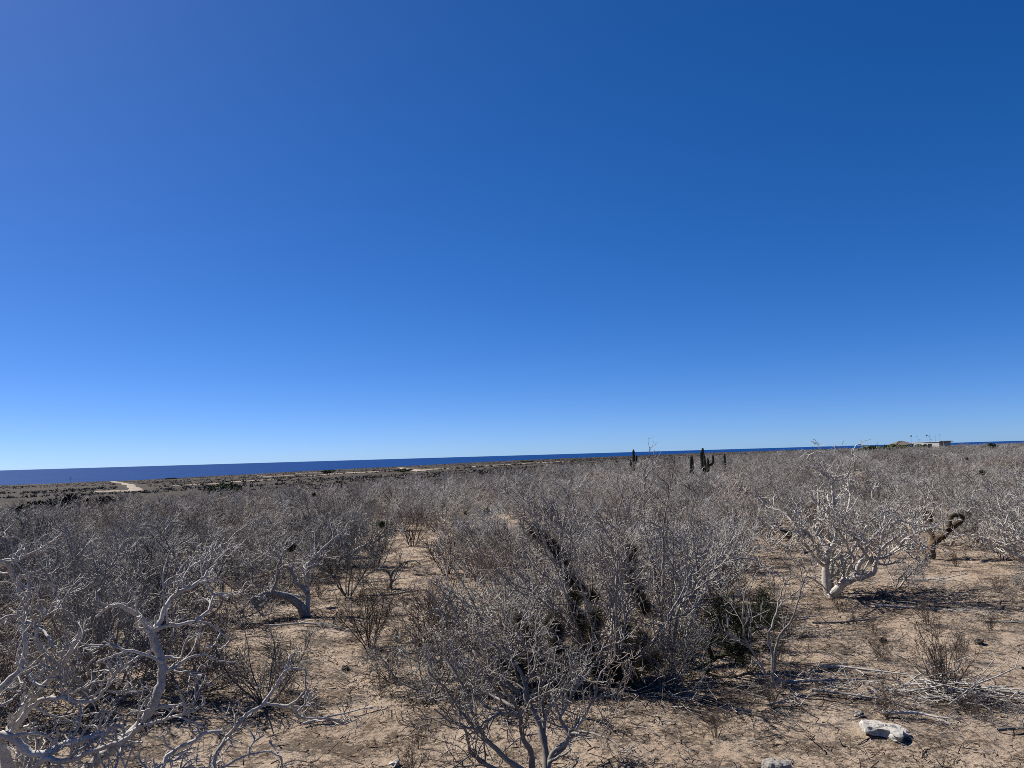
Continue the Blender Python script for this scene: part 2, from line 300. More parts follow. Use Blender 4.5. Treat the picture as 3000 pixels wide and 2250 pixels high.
MOSS = [[-1.51, 24.0, 0.91], [-0.8, 22.0, 1.1], [-4.24, 15.0, 1.02], [-6.84, 27.0, 1.47], [-3.2, 19.0, 1.06], [17.66, 30.0, 1.44], [22.83, 40.0, 1.78]]
LIMBS = {
 "corner":{"base":[-3.75,6.25,0.0],"limbs":[[0.058,0.034,[[0,0,0.0],[0.463,-0.15,0.373],[0.644,-0.109,0.521],[0.776,-0.081,0.621],[0.882,-0.056,0.725],[0.957,-0.029,0.874],[0.984,0.005,1.083],[0.907,0.037,1.285],[0.869,0.05,1.365]]],[0.03,0.01,[[0.869,0.05,1.365],[0.847,0.032,1.407],[0.777,-0.017,1.508],[0.693,-0.063,1.578],[0.608,-0.103,1.58],[0.544,-0.15,1.51]]],[0.028,0.009,[[0.877,0.05,1.357],[0.917,0.096,1.407],[0.925,0.163,1.515],[0.986,0.237,1.608],[1.107,0.327,1.669],[1.177,0.396,1.752],[1.237,0.45,1.815]]],[0.02,0.005,[[0.9,0.05,1.364],[0.948,0.08,1.379],[1.135,0.186,1.39],[1.225,0.235,1.378],[1.302,0.283,1.312],[1.39,0.35,1.194]]],[0.015,0.005,[[1.181,0.15,1.396],[1.213,0.227,1.434],[1.236,0.288,1.468],[1.239,0.405,1.566],[1.35,0.55,1.555]]],[0.017,0.005,[[0.987,0.0,1.084],[1.023,0.02,1.063],[1.119,0.079,1.12],[1.246,0.145,1.145],[1.35,0.199,1.084],[1.457,0.25,1.053]]],[0.017,0.007,[[0.994,0.0,1.128],[0.918,-0.05,1.187],[0.814,-0.117,1.249],[0.746,-0.16,1.247],[0.617,-0.25,1.208]]],[0.042,0.011,[[0,0,0.0],[0.883,-0.35,0.355],[1.4,-0.121,0.336],[1.423,-0.066,0.455],[1.588,0.054,0.67],[1.719,0.119,0.75],[1.927,0.198,0.728],[2.022,0.25,0.816]]],[0.018,0.006,[[1.741,0.05,0.77],[1.837,0.086,0.904],[1.934,0.12,1.027],[2.08,0.15,1.0]]],[0.014,0.005,[[1.94,0.15,0.742],[1.993,0.237,0.616],[2.123,0.343,0.572],[2.257,0.45,0.519]]],[0.052,0.015,[[0,0,0.0],[-0.117,0.1,0.498],[-0.19,0.063,0.688],[0.104,-0.013,1.01],[0.258,-0.05,1.162],[0.365,-0.088,1.342],[0.4,-0.1,1.402]]],[0.042,0.012,[[0,0,0.0],[-0.296,-0.25,0.722],[-0.161,-0.16,1.015],[-0.036,-0.108,1.155],[-0.033,-0.071,1.306],[-0.07,-0.031,1.475],[-0.074,0.017,1.675],[-0.091,0.05,1.821]]],[0.02,0.01,[[-0.089,0.0,1.484],[-0.132,-0.067,1.528],[-0.183,-0.15,1.517]]],[0.02,0.009,[[-0.081,0.0,1.469],[0.083,-0.095,1.44],[0.211,-0.183,1.382],[0.281,-0.25,1.324]]],[0.02,0.01,[[-0.041,-0.1,1.153],[0.125,-0.198,1.06],[0.229,-0.25,1.036]]],[0.052,0.02,[[0,0,0.0],[-0.06,-0.3,0.677],[0.036,-0.295,0.686],[0.19,-0.285,0.568],[0.424,-0.272,0.64],[0.605,-0.263,0.673],[0.772,-0.253,0.735],[0.827,-0.25,0.76]]],[0.034,0.012,[[0,0,0.0],[1.07,-0.45,0.415],[1.217,-0.412,0.584],[1.399,-0.379,0.676],[1.451,-0.369,0.712],[1.571,-0.35,0.716]]],[0.024,0.006,[[0,0,0.0],[1.313,-0.5,0.388],[1.528,-0.417,0.445],[1.674,-0.357,0.511],[1.864,-0.29,0.543],[1.98,-0.25,0.491]]],[0.028,0.009,[[-0.164,0.0,0.635],[0.048,-0.062,0.866],[0.249,-0.103,0.915],[0.498,-0.152,0.894],[0.63,-0.182,0.97],[0.7,-0.209,1.075],[0.785,-0.237,1.179],[0.777,-0.25,1.239]]],[0.034,0.014,[[0,0,0.0],[0.259,-0.35,0.535],[0.468,-0.396,0.559],[0.737,-0.459,0.655],[0.956,-0.51,0.733],[1.083,-0.55,0.849]]],[0.018,0.006,[[0.785,-0.1,0.627],[0.852,-0.118,0.688],[1.062,-0.162,0.753],[1.238,-0.199,0.802],[1.244,-0.215,0.877],[1.2,-0.25,1.029]]],[0.03,0.006,[[-0.639,0.25,1.715],[-0.506,0.33,1.896],[-0.427,0.358,1.895],[-0.375,0.377,1.911],[-0.284,0.413,1.952],[-0.176,0.45,1.961]]],[0.03,0.012,[[-0.617,0.35,1.921],[-0.503,0.428,1.844],[-0.482,0.477,1.74],[-0.392,0.55,1.629]]]]},
 "right":{"base":[5.565,14.212,0.0],"limbs":[[0.1,0.06,[[-0.05,0.0,-0.003],[-0.096,0.015,0.23],[-0.097,0.028,0.435],[-0.061,0.039,0.622],[-0.017,0.05,0.79]]],[0.055,0.013,[[-0.036,0.0,0.796],[-0.1,0.088,0.921],[-0.107,0.171,1.066],[-0.119,0.244,1.194],[-0.008,0.331,1.339],[-0.001,0.422,1.509],[0.044,0.511,1.68],[0.07,0.6,1.855]]],[0.048,0.006,[[-0.038,0.0,0.777],[0.074,-0.035,0.948],[0.103,-0.061,1.101],[0.149,-0.092,1.272],[0.052,-0.14,1.543],[0.023,-0.195,1.868],[-0.064,-0.237,2.099],[-0.132,-0.274,2.31],[-0.151,-0.3,2.461]]],[0.05,0.009,[[-0.076,0.0,0.627],[-0.232,-0.092,0.7],[-0.32,-0.202,0.865],[-0.432,-0.328,1.049],[-0.575,-0.429,1.155],[-0.761,-0.55,1.263],[-0.886,-0.671,1.422],[-1.031,-0.8,1.58]]],[0.034,0.008,[[-0.122,-0.1,0.529],[-0.269,-0.219,0.586],[-0.5,-0.465,0.79],[-0.658,-0.674,0.982],[-0.873,-0.957,1.231],[-1.047,-1.1,1.249]]],[0.065,0.01,[[0.047,0.1,-0.014],[0.056,0.243,0.286],[0.135,0.335,0.482],[0.18,0.417,0.664],[0.252,0.478,0.791],[0.277,0.594,1.054],[0.242,0.717,1.323],[0.338,0.817,1.555],[0.258,0.9,1.715]]],[0.09,0.045,[[-0.051,-0.05,-0.004],[0.088,-0.209,0.223],[0.174,-0.286,0.306],[0.275,-0.364,0.352],[0.388,-0.453,0.407],[0.485,-0.532,0.461],[0.5,-0.6,0.579]]],[0.052,0.008,[[0.31,-0.3,0.332],[0.324,-0.319,0.509],[0.382,-0.333,0.638],[0.509,-0.348,0.673],[0.671,-0.365,0.689],[0.815,-0.381,0.724],[0.999,-0.405,0.85],[1.13,-0.426,0.995],[1.349,-0.453,1.12],[1.532,-0.475,1.227],[1.736,-0.5,1.15]]],[0.036,0.008,[[0.476,-0.6,0.507],[0.516,-0.763,0.833],[0.522,-0.886,1.078],[0.513,-0.941,1.19],[0.587,-1.033,1.337],[0.635,-1.1,1.447]]],[0.038,0.01,[[0.209,-0.2,0.292],[0.166,-0.155,0.342],[0.19,-0.056,0.514],[0.21,0.053,0.707],[0.231,0.202,0.976],[0.264,0.3,1.159],[0.494,0.441,1.376],[0.657,0.593,1.658],[0.688,0.721,1.913],[0.712,0.8,2.072]]],[0.034,0.01,[[0.157,-0.2,0.349],[0.191,-0.328,0.551],[0.238,-0.414,0.671],[0.132,-0.51,0.814],[0.021,-0.627,0.993],[-0.133,-0.765,1.192],[-0.322,-0.9,1.352]]],[0.032,0.008,[[0.396,-0.3,0.633],[0.524,-0.204,0.785],[0.68,-0.096,0.956],[0.924,0.035,1.125],[1.106,0.18,1.377],[1.038,0.298,1.565],[0.974,0.395,1.718],[1.115,0.5,1.908]]],[0.03,0.009,[[0.486,-0.4,0.68],[0.319,-0.518,0.9],[0.088,-0.668,1.159],[-0.051,-0.766,1.334],[-0.267,-0.864,1.419],[-0.468,-1.0,1.648]]],[0.038,0.008,[[0.172,0.0,0.187],[0.272,0.134,0.41],[0.356,0.238,0.584],[0.589,0.385,0.792],[0.837,0.551,1.042],[0.991,0.647,1.187],[1.23,0.758,1.291],[1.484,0.863,1.317],[1.804,1.0,1.42]]],[0.024,0.006,[[0.59,-0.6,0.811],[0.681,-0.744,0.987],[0.804,-0.883,1.105],[0.961,-1.055,1.223],[1.097,-1.2,1.197]]],[0.036,0.008,[[-0.017,0.05,0.79],[-0.08,0.199,1.005],[-0.194,0.336,1.169],[-0.322,0.453,1.28],[-0.329,0.565,1.47],[-0.389,0.7,1.683]]],[0.024,0.006,[[0.021,-0.2,1.869],[0.062,-0.296,2.078],[0.203,-0.376,2.132],[0.327,-0.447,2.186],[0.418,-0.5,2.221]]],[0.018,0.005,[[-0.07,-0.25,2.099],[-0.203,-0.173,2.235],[-0.279,-0.1,2.408]]],[0.026,0.007,[[-0.458,-0.4,1.057],[-0.703,-0.577,1.154],[-1.061,-0.831,1.261],[-1.34,-1.031,1.322],[-1.547,-1.2,1.43]]],[0.024,0.006,[[-0.743,-0.5,1.258],[-0.848,-0.245,1.463],[-0.96,-0.084,1.55],[-1.082,0.065,1.601],[-1.129,0.2,1.73]]],[0.02,0.006,[[1.094,-0.5,1.004],[1.191,-0.636,0.997],[1.271,-0.791,0.921],[1.17,-0.9,0.812]]],[0.018,0.006,[[1.002,-0.4,0.849],[1.051,-0.632,0.802],[1.072,-0.9,0.709]]],[0.018,0.006,[[0.603,-1.0,1.334],[0.887,-0.861,1.35],[1.17,-0.717,1.258],[1.415,-0.6,1.278]]],[0.007,0.004,[[-0.151,-0.3,2.461],[-0.182,-0.3,2.576],[-0.223,-0.3,2.672]]]]},
 "cholla_right":{"base":[9.363,18.122,0.0],"limbs":[[0.1,0.085,[[-0.003,0.0,-0.044],[0.001,0.0,0.161],[0.062,0.0,0.328]]],[0.085,0.05,[[0.048,0.0,0.304],[0.132,-0.018,0.4],[0.295,-0.046,0.495],[0.39,-0.068,0.615],[0.532,-0.094,0.734],[0.707,-0.126,0.864],[0.657,-0.14,0.955],[0.488,-0.163,0.969],[0.385,-0.181,0.877],[0.389,-0.2,0.747]]],[0.075,0.045,[[0.087,0.0,0.327],[0.123,0.115,0.484],[0.124,0.255,0.666],[0.113,0.399,0.851],[0.018,0.5,0.896]]],[0.06,0.045,[[0.096,0.2,0.671],[0.111,0.137,0.823],[0.099,0.065,1.0],[-0.078,0.0,1.058]]]]},
 "cholla_left":{"base":[6.787,20.025,0.0],"limbs":[[0.1,0.085,[[-0.028,0.0,0.008],[-0.029,0.0,0.221],[0.023,0.0,0.406]]],[0.08,0.05,[[0.023,0.0,0.406],[-0.129,-0.069,0.524],[-0.25,-0.133,0.653],[-0.415,-0.2,0.744]]],[0.06,0.045,[[0.023,0.0,0.406],[0.193,0.159,0.493],[0.378,0.3,0.461]]]]},
 "cholla_mid":{"base":[7.303,18.747,0.0],"limbs":[[0.09,0.075,[[-0.006,0.0,0.108],[0.021,0.0,0.319],[0.078,0.0,0.618]]],[0.065,0.045,[[0.078,0.0,0.618],[0.034,0.134,0.871],[-0.065,0.2,0.932]]],[0.06,0.045,[[0.078,0.0,0.618],[0.084,-0.12,0.853],[0.087,-0.2,1.008]]]]},
 "cholla_center":{"base":[1.147,9.143,0.0],"limbs":[[0.07,0.06,[[-0.03,0.0,-0.185],[-0.086,0.056,-0.031],[-0.257,0.136,0.134],[-0.387,0.2,0.283]]],[0.06,0.045,[[-0.387,0.2,0.283],[-0.542,0.182,0.309],[-0.84,0.147,0.309],[-1.019,0.125,0.273],[-1.176,0.1,0.147]]],[0.055,0.045,[[-0.387,0.2,0.283],[-0.352,0.27,0.428],[-0.397,0.359,0.61],[-0.507,0.44,0.752],[-0.486,0.5,0.885]]],[0.05,0.04,[[-0.251,0.2,0.117],[-0.324,0.093,0.353],[-0.302,-0.015,0.594],[-0.28,-0.1,0.781]]],[0.055,0.04,[[-0.092,0.0,-0.015],[-0.019,0.128,0.221],[0.038,0.23,0.415],[0.089,0.3,0.55]]],[0.055,0.04,[[-0.159,0.0,0.055],[0.087,0.23,0.169],[0.24,0.41,0.308],[0.319,0.5,0.38]]],[0.05,0.04,[[-0.722,0.15,0.31],[-0.733,0.037,0.515],[-0.709,-0.038,0.644],[-0.779,-0.1,0.727]]],[0.05,0.04,[[-0.84,0.15,0.308],[-0.953,0.253,0.379],[-1.09,0.408,0.524],[-1.123,0.5,0.638]]],[0.045,0.035,[[-1.019,0.1,0.28],[-1.196,-0.054,0.278],[-1.355,-0.194,0.296],[-1.44,-0.3,0.403]]],[0.05,0.04,[[-0.092,0.0,-0.015],[0.065,-0.067,0.089],[0.231,-0.15,0.251],[0.35,-0.2,0.316]]],[0.045,0.035,[[-0.654,0.1,0.321],[-0.646,-0.112,0.266],[-0.715,-0.3,0.24]]],[0.055,0.045,[[-0.108,1.3,0.727],[-0.36,1.417,0.833],[-0.494,1.51,1.002],[-0.532,1.585,1.175],[-0.611,1.652,1.316],[-0.741,1.727,1.448],[-0.887,1.8,1.557]]],[0.055,0.04,[[0.46,1.0,0.581],[0.413,1.103,0.724],[0.364,1.206,0.871],[0.291,1.315,1.021],[0.352,1.432,1.206],[0.367,1.5,1.318]]]]},
 "tangle":{"base":[2.284,9.517,0.0],"limbs":[[0.035,0.02,[[-0.117,0.0,0.023],[-0.02,0.037,0.179],[0.095,0.06,0.223],[0.226,0.087,0.278],[0.367,0.127,0.436],[0.395,0.153,0.562],[0.312,0.179,0.652],[0.296,0.2,0.755]]],[0.022,0.012,[[0.374,0.1,0.468],[0.511,-0.038,0.532],[0.627,-0.2,0.691]]],[0.03,0.02,[[-0.029,0.0,0.189],[-0.073,-0.05,0.357],[-0.024,-0.094,0.495],[0.037,-0.151,0.672],[0.033,-0.2,0.836]]],[0.022,0.012,[[0.291,0.1,0.668],[0.435,0.182,0.648],[0.604,0.281,0.678],[0.718,0.4,0.816]]],[0.02,0.01,[[0.08,0.0,0.237],[0.272,-0.225,0.312],[0.281,-0.3,0.405]]],[0.02,0.01,[[-0.029,0.0,0.189],[-0.221,-0.13,0.15],[-0.312,-0.2,0.221]]]]},
 "sapling":{"base":[2.667,8.732,-0.0],"limbs":[[0.024,0.005,[[0.042,0.0,0.05],[0.047,0.025,0.208],[0.066,0.052,0.38],[0.051,0.083,0.577],[0.149,0.118,0.785],[0.269,0.164,1.079],[0.358,0.184,1.184],[0.364,0.2,1.293]]],[0.02,0.005,[[0.058,0.0,0.215],[0.102,-0.055,0.559],[0.247,-0.098,0.777],[0.307,-0.127,0.947],[0.368,-0.164,1.165],[0.452,-0.2,1.369]]],[0.02,0.004,[[0.037,0.0,0.061],[-0.082,-0.051,0.291],[-0.23,-0.11,0.545],[-0.28,-0.142,0.695],[-0.27,-0.225,1.099],[-0.176,-0.266,1.267],[-0.107,-0.3,1.41]]],[0.012,0.004,[[0.143,0.1,0.789],[0.257,0.193,0.915],[0.45,0.297,1.002],[0.634,0.4,1.106]]]]},
 "thin":{"base":[1.936,10.667,0.0],"limbs":[[0.026,0.006,[[-0.046,0.0,-0.027],[-0.043,0.014,0.306],[-0.029,0.025,0.567],[0.014,0.046,1.066],[0.042,0.067,1.587],[0.103,0.079,1.871],[0.184,0.094,2.232],[0.216,0.1,2.384]]],[0.018,0.005,[[-0.016,0.0,-0.028],[0.04,0.051,0.149],[0.123,0.156,0.524],[0.187,0.284,0.998],[0.239,0.4,1.443]]],[0.03,0.004,[[0.089,0.0,-0.016],[0.117,-0.088,0.322],[0.16,-0.156,0.581],[0.345,-0.229,0.776],[0.444,-0.284,0.955],[0.653,-0.36,1.132],[0.872,-0.428,1.221],[1.071,-0.488,1.223],[1.209,-0.537,1.14],[1.366,-0.6,1.019]]],[0.016,0.005,[[-0.09,0.0,-0.011],[-0.146,0.11,0.288],[-0.117,0.256,0.708],[-0.119,0.402,1.144],[-0.137,0.5,1.444]]],[0.02,0.006,[[0.253,0.0,-0.021],[0.307,0.171,0.174],[0.425,0.349,0.373],[0.5,0.5,0.557]]],[0.012,0.004,[[0.209,0.0,-0.005],[0.041,-0.193,0.419],[-0.317,-0.4,0.739]]],[0.02,0.005,[[-0.012,0.1,0.287],[-0.047,0.343,0.905],[-0.098,0.488,1.288],[-0.123,0.621,1.653],[-0.066,0.817,2.219],[-0.091,0.9,2.464]]],[0.012,0.004,[[-0.053,0.9,2.216],[0.097,0.951,2.408],[0.231,1.0,2.603]]],[0.012,0.004,[[0.048,0.1,1.583],[-0.065,0.14,1.644],[-0.253,0.2,1.69]]]]},
 "front":{"base":[0.13,6.72,0.0],"limbs":[[0.036,0.008,[[0.061,0.0,0.023],[0.053,0.077,0.183],[0.017,0.146,0.327],[-0.022,0.199,0.437],[-0.096,0.257,0.549],[-0.101,0.307,0.664],[-0.177,0.374,0.805],[-0.292,0.433,0.9],[-0.438,0.5,0.996]]],[0.028,0.006,[[0.061,0.0,0.023],[0.118,0.038,0.154],[0.225,0.07,0.222],[0.263,0.09,0.289],[0.207,0.116,0.373],[0.193,0.131,0.427],[0.268,0.162,0.525],[0.334,0.19,0.616],[0.429,0.225,0.723],[0.525,0.26,0.832],[0.606,0.3,0.976]]],[0.033,0.008,[[-0.065,0.0,0.019],[-0.061,-0.034,0.185],[-0.132,-0.068,0.337],[-0.136,-0.099,0.493],[-0.175,-0.119,0.581],[-0.255,-0.151,0.714],[-0.302,-0.173,0.81],[-0.415,-0.2,0.869]]],[0.03,0.006,[[-0.107,0.0,0.028],[-0.19,-0.033,0.091],[-0.335,-0.1,0.241],[-0.446,-0.161,0.393],[-0.52,-0.228,0.584],[-0.577,-0.297,0.789],[-0.65,-0.354,0.94],[-0.709,-0.4,1.063]]],[0.028,0.006,[[-0.191,-0.1,0.053],[-0.337,-0.184,0.121],[-0.447,-0.257,0.214],[-0.538,-0.325,0.312],[-0.555,-0.391,0.443],[-0.596,-0.456,0.566],[-0.677,-0.509,0.616],[-0.791,-0.6,0.738]]],[0.028,0.008,[[0.065,0.05,0.069],[0.059,0.161,0.279],[0.075,0.227,0.408],[0.179,0.302,0.528],[0.227,0.328,0.562],[0.323,0.383,0.64],[0.314,0.446,0.773],[0.285,0.5,0.886]]],[0.014,0.004,[[0.269,0.05,0.302],[0.365,-0.048,0.349],[0.478,-0.172,0.363],[0.585,-0.306,0.351],[0.652,-0.4,0.336]]],[0.02,0.005,[[0.067,0.1,0.051],[0.245,0.121,0.204],[0.365,0.14,0.377],[0.467,0.156,0.521],[0.517,0.169,0.659],[0.557,0.179,0.766],[0.658,0.189,0.829],[0.69,0.2,0.945]]],[0.02,0.005,[[-0.047,0.2,0.48],[-0.085,0.292,0.616],[-0.055,0.336,0.681],[0.003,0.398,0.768],[-0.002,0.45,0.852],[0.022,0.525,0.977],[0.019,0.6,1.107]]],[0.018,0.005,[[-0.176,-0.1,0.567],[-0.345,0.037,0.621],[-0.486,0.144,0.661],[-0.659,0.27,0.707],[-0.773,0.4,0.833]]],[0.018,0.008,[[0.089,0.0,0.104],[0.187,-0.117,0.2],[0.258,-0.2,0.26]]],[0.02,0.005,[[-0.161,-0.1,0.51],[-0.29,-0.246,0.583],[-0.468,-0.487,0.557],[-0.59,-0.64,0.618],[-0.696,-0.8,0.732]]],[0.012,0.004,[[0.511,0.15,0.555],[0.68,0.169,0.587],[0.739,0.182,0.692],[0.826,0.2,0.821]]],[0.02,0.005,[[-0.136,-0.1,0.493],[-0.227,-0.049,0.537],[-0.407,0.034,0.541],[-0.537,0.117,0.645],[-0.608,0.223,0.839],[-0.654,0.3,0.986]]],[0.016,0.005,[[-0.444,-0.2,0.406],[-0.506,-0.249,0.472],[-0.652,-0.405,0.721],[-0.721,-0.493,0.864],[-0.832,-0.6,1.01]]]]},
 "bent":{"base":[-3.613,13.711,0.0],"limbs":[[0.11,0.02,[[-0.026,0.0,0.008],[-0.086,-0.067,0.192],[-0.222,-0.141,0.347],[-0.361,-0.201,0.422],[-0.513,-0.263,0.468],[-0.677,-0.332,0.439],[-0.837,-0.409,0.351],[-0.936,-0.475,0.231],[-0.958,-0.5,0.177]]],[0.07,0.01,[[-0.011,0.0,0.023],[0.006,0.061,0.228],[-0.012,0.104,0.376],[-0.043,0.165,0.587],[-0.033,0.222,0.784],[0.052,0.272,0.934],[0.2,0.336,1.098],[0.38,0.407,1.262],[0.519,0.453,1.351],[0.658,0.5,1.44]]],[0.05,0.01,[[0.015,0.0,0.393],[-0.05,0.038,0.482],[-0.191,0.091,0.556],[-0.311,0.18,0.782],[-0.419,0.22,0.843],[-0.581,0.277,0.76],[-0.961,0.4,0.642]]],[0.035,0.008,[[-0.502,-0.3,0.474],[-0.408,-0.352,0.677],[-0.376,-0.405,0.895],[-0.285,-0.454,1.081],[-0.164,-0.5,1.234]]],[0.03,0.008,[[-0.687,-0.3,0.433],[-0.902,-0.073,0.648],[-0.968,0.125,0.871],[-1.188,0.3,1.014]]],[0.035,0.025,[[-0.001,0.1,0.8],[0.116,0.146,0.837],[0.263,0.2,0.834]]],[0.03,0.006,[[-0.345,0.3,0.766],[-0.559,0.48,0.877],[-0.856,0.693,0.956],[-1.14,0.9,1.055]]]]},
 "fan":{"base":[-4.032,20.383,0.0],"limbs":[[0.07,0.012,[[-0.265,0.0,0.008],[-0.15,-0.085,0.324],[0.118,-0.162,0.48],[0.448,-0.25,0.603],[0.582,-0.296,0.726],[0.851,-0.4,1.034]]],[0.06,0.01,[[-0.265,0.0,0.008],[-0.506,0.116,0.561],[-0.706,0.168,0.749],[-0.975,0.236,1.003],[-1.214,0.3,1.258]]],[0.05,0.01,[[-0.169,0.0,0.191],[0.177,-0.162,0.201],[0.486,-0.315,0.303],[0.738,-0.5,0.59]]],[0.05,0.01,[[-0.233,0.0,0.069],[-0.447,0.142,0.619],[-0.336,0.237,0.984],[-0.036,0.36,1.379],[0.022,0.4,1.535]]],[0.04,0.01,[[-0.48,0.0,0.572],[-0.804,-0.093,0.653],[-1.178,-0.229,0.371],[-1.347,-0.3,0.201]]],[0.04,0.01,[[0.439,-0.2,0.598],[0.667,-0.056,0.731],[0.959,0.107,0.832],[1.136,0.2,0.85]]]]},
 "arch":{"base":[-2.566,16.258,0.0],"limbs":[[0.05,0.008,[[-0.071,0.0,-0.277],[0.007,-0.071,0.027],[0.032,-0.129,0.279],[0.114,-0.163,0.404],[0.245,-0.201,0.503],[0.4,-0.238,0.564],[0.527,-0.267,0.564],[0.653,-0.3,0.505]]],[0.03,0.006,[[0.011,0.0,0.212],[-0.091,0.029,0.358],[-0.272,0.058,0.384],[-0.507,0.1,0.261]]],[0.02,0.005,[[-0.003,0.0,0.065],[0.096,0.111,0.291],[0.158,0.236,0.572],[0.203,0.3,0.713]]]]},
 "edge":{"base":[10.392,16.576,0.0],"limbs":[[0.06,0.01,[[0.237,0.0,-0.042],[-0.029,-0.064,0.194],[-0.271,-0.113,0.316],[-0.394,-0.169,0.588],[-0.423,-0.208,0.79],[-0.345,-0.255,1.01],[-0.288,-0.3,1.23]]],[0.055,0.01,[[0.237,0.0,-0.042],[0.254,0.111,0.34],[0.131,0.201,0.601],[0.235,0.262,0.817],[0.259,0.335,1.081],[0.411,0.4,1.3]]],[0.035,0.007,[[-0.325,-0.2,0.328],[-0.634,-0.299,0.522],[-0.89,-0.371,0.602],[-1.245,-0.473,0.731],[-1.711,-0.6,0.671]]],[0.03,0.006,[[-0.413,-0.2,0.592],[-0.405,-0.045,0.862],[-0.507,0.066,0.989],[-0.605,0.184,1.14],[-0.76,0.3,1.204]]],[0.05,0.01,[[0.237,0.0,-0.042],[0.432,0.102,0.381],[0.678,0.189,0.721],[0.842,0.3,1.203]]],[0.03,0.006,[[0.068,0.1,0.613],[0.056,0.327,0.907],[0.002,0.539,1.166],[0.051,0.7,1.409]]]]}}

# ------------------------------------------------------------------ far ground: tracks and bare sand
def polar(u, D): return (u * D, D)
strip('dirt_track', [polar(-.475, 165), polar(-.483, 260), polar(-.495, 450), polar(-.507, 800)], [1.5, 1.6, 2, 3], 'pale dirt track running through dark scrub toward the sea')
strip('sand_bank', [polar(-.53, 175), polar(-.50, 172), polar(-.47, 168)], [1, 2.6, 1.5], 'pale bare sand bank at the foot of the dirt track')
strip('dirt_track', [polar(-.118, 235), polar(-.130, 330), polar(-.145, 520)], [1.8, 2.6, 2], 'short pale track on the plain near the middle')
g = np.random.default_rng(77)
for i, (u, D, L, wd) in enumerate([(-.40, 200, 14, 1.6), (-.36, 230, 22, 2.0), (-.33, 215, 12, 2.4), (-.30, 300, 14, 3.), (-.245, 280, 12, 3), (-.20, 290, 22, 3.5), (-.17, 300, 26, 4), (-.10, 270, 18, 4), (-.07, 290, 22, 5), (-.03, 300, 20, 5), (.0, 310, 14, 3.5), (.03, 340, 18, 4), (-.26, 420, 16, 4), (-.31, 520, 20, 5), (.06, 360, 12, 3)]):
    x, y = polar(u, D)
    strip('sand_patch', [(x - L * .5, y + g.uniform(-4, 4)), (x, y + g.uniform(-3, 3)), (x + L * .5, y + g.uniform(-4, 4))], [wd * .3, wd, wd * .35], 'bare pale sand patch among the far dark scrub')

# ------------------------------------------------------------------ plant prototypes
def stems_of(g, n, spread, L, r, nseg=8, wig=.12, up=.06, base=.06):
    az = (np.arange(n) + g.uniform(-.4, .4, n)) * 2 * math.pi / n
    el = np.radians(g.uniform(spread[0], spread[1], n))
    D = np.stack([np.cos(az) * np.sin(el), np.sin(az) * np.sin(el), np.cos(el)], -1)
    S = np.stack([np.cos(az) * base * g.uniform(.2, 1, n), np.sin(az) * base * g.uniform(.2, 1, n), np.full(n, -.06)], -1)
    r0 = g.uniform(r[0], r[1], n)
    return walk(g, S, D, g.uniform(L[0], L[1], n), r0, r0 * .3, nseg, wig, up, -.08)

def grow(g, P, Rr, levels):
    out = []
    for lv in levels:
        k = dict(lv); sides = k.pop('sides', 3); k2 = k.pop('k')
        P, Rr = spawn(g, P, Rr, k2, **k); out.append((P, Rr, sides))
    return out

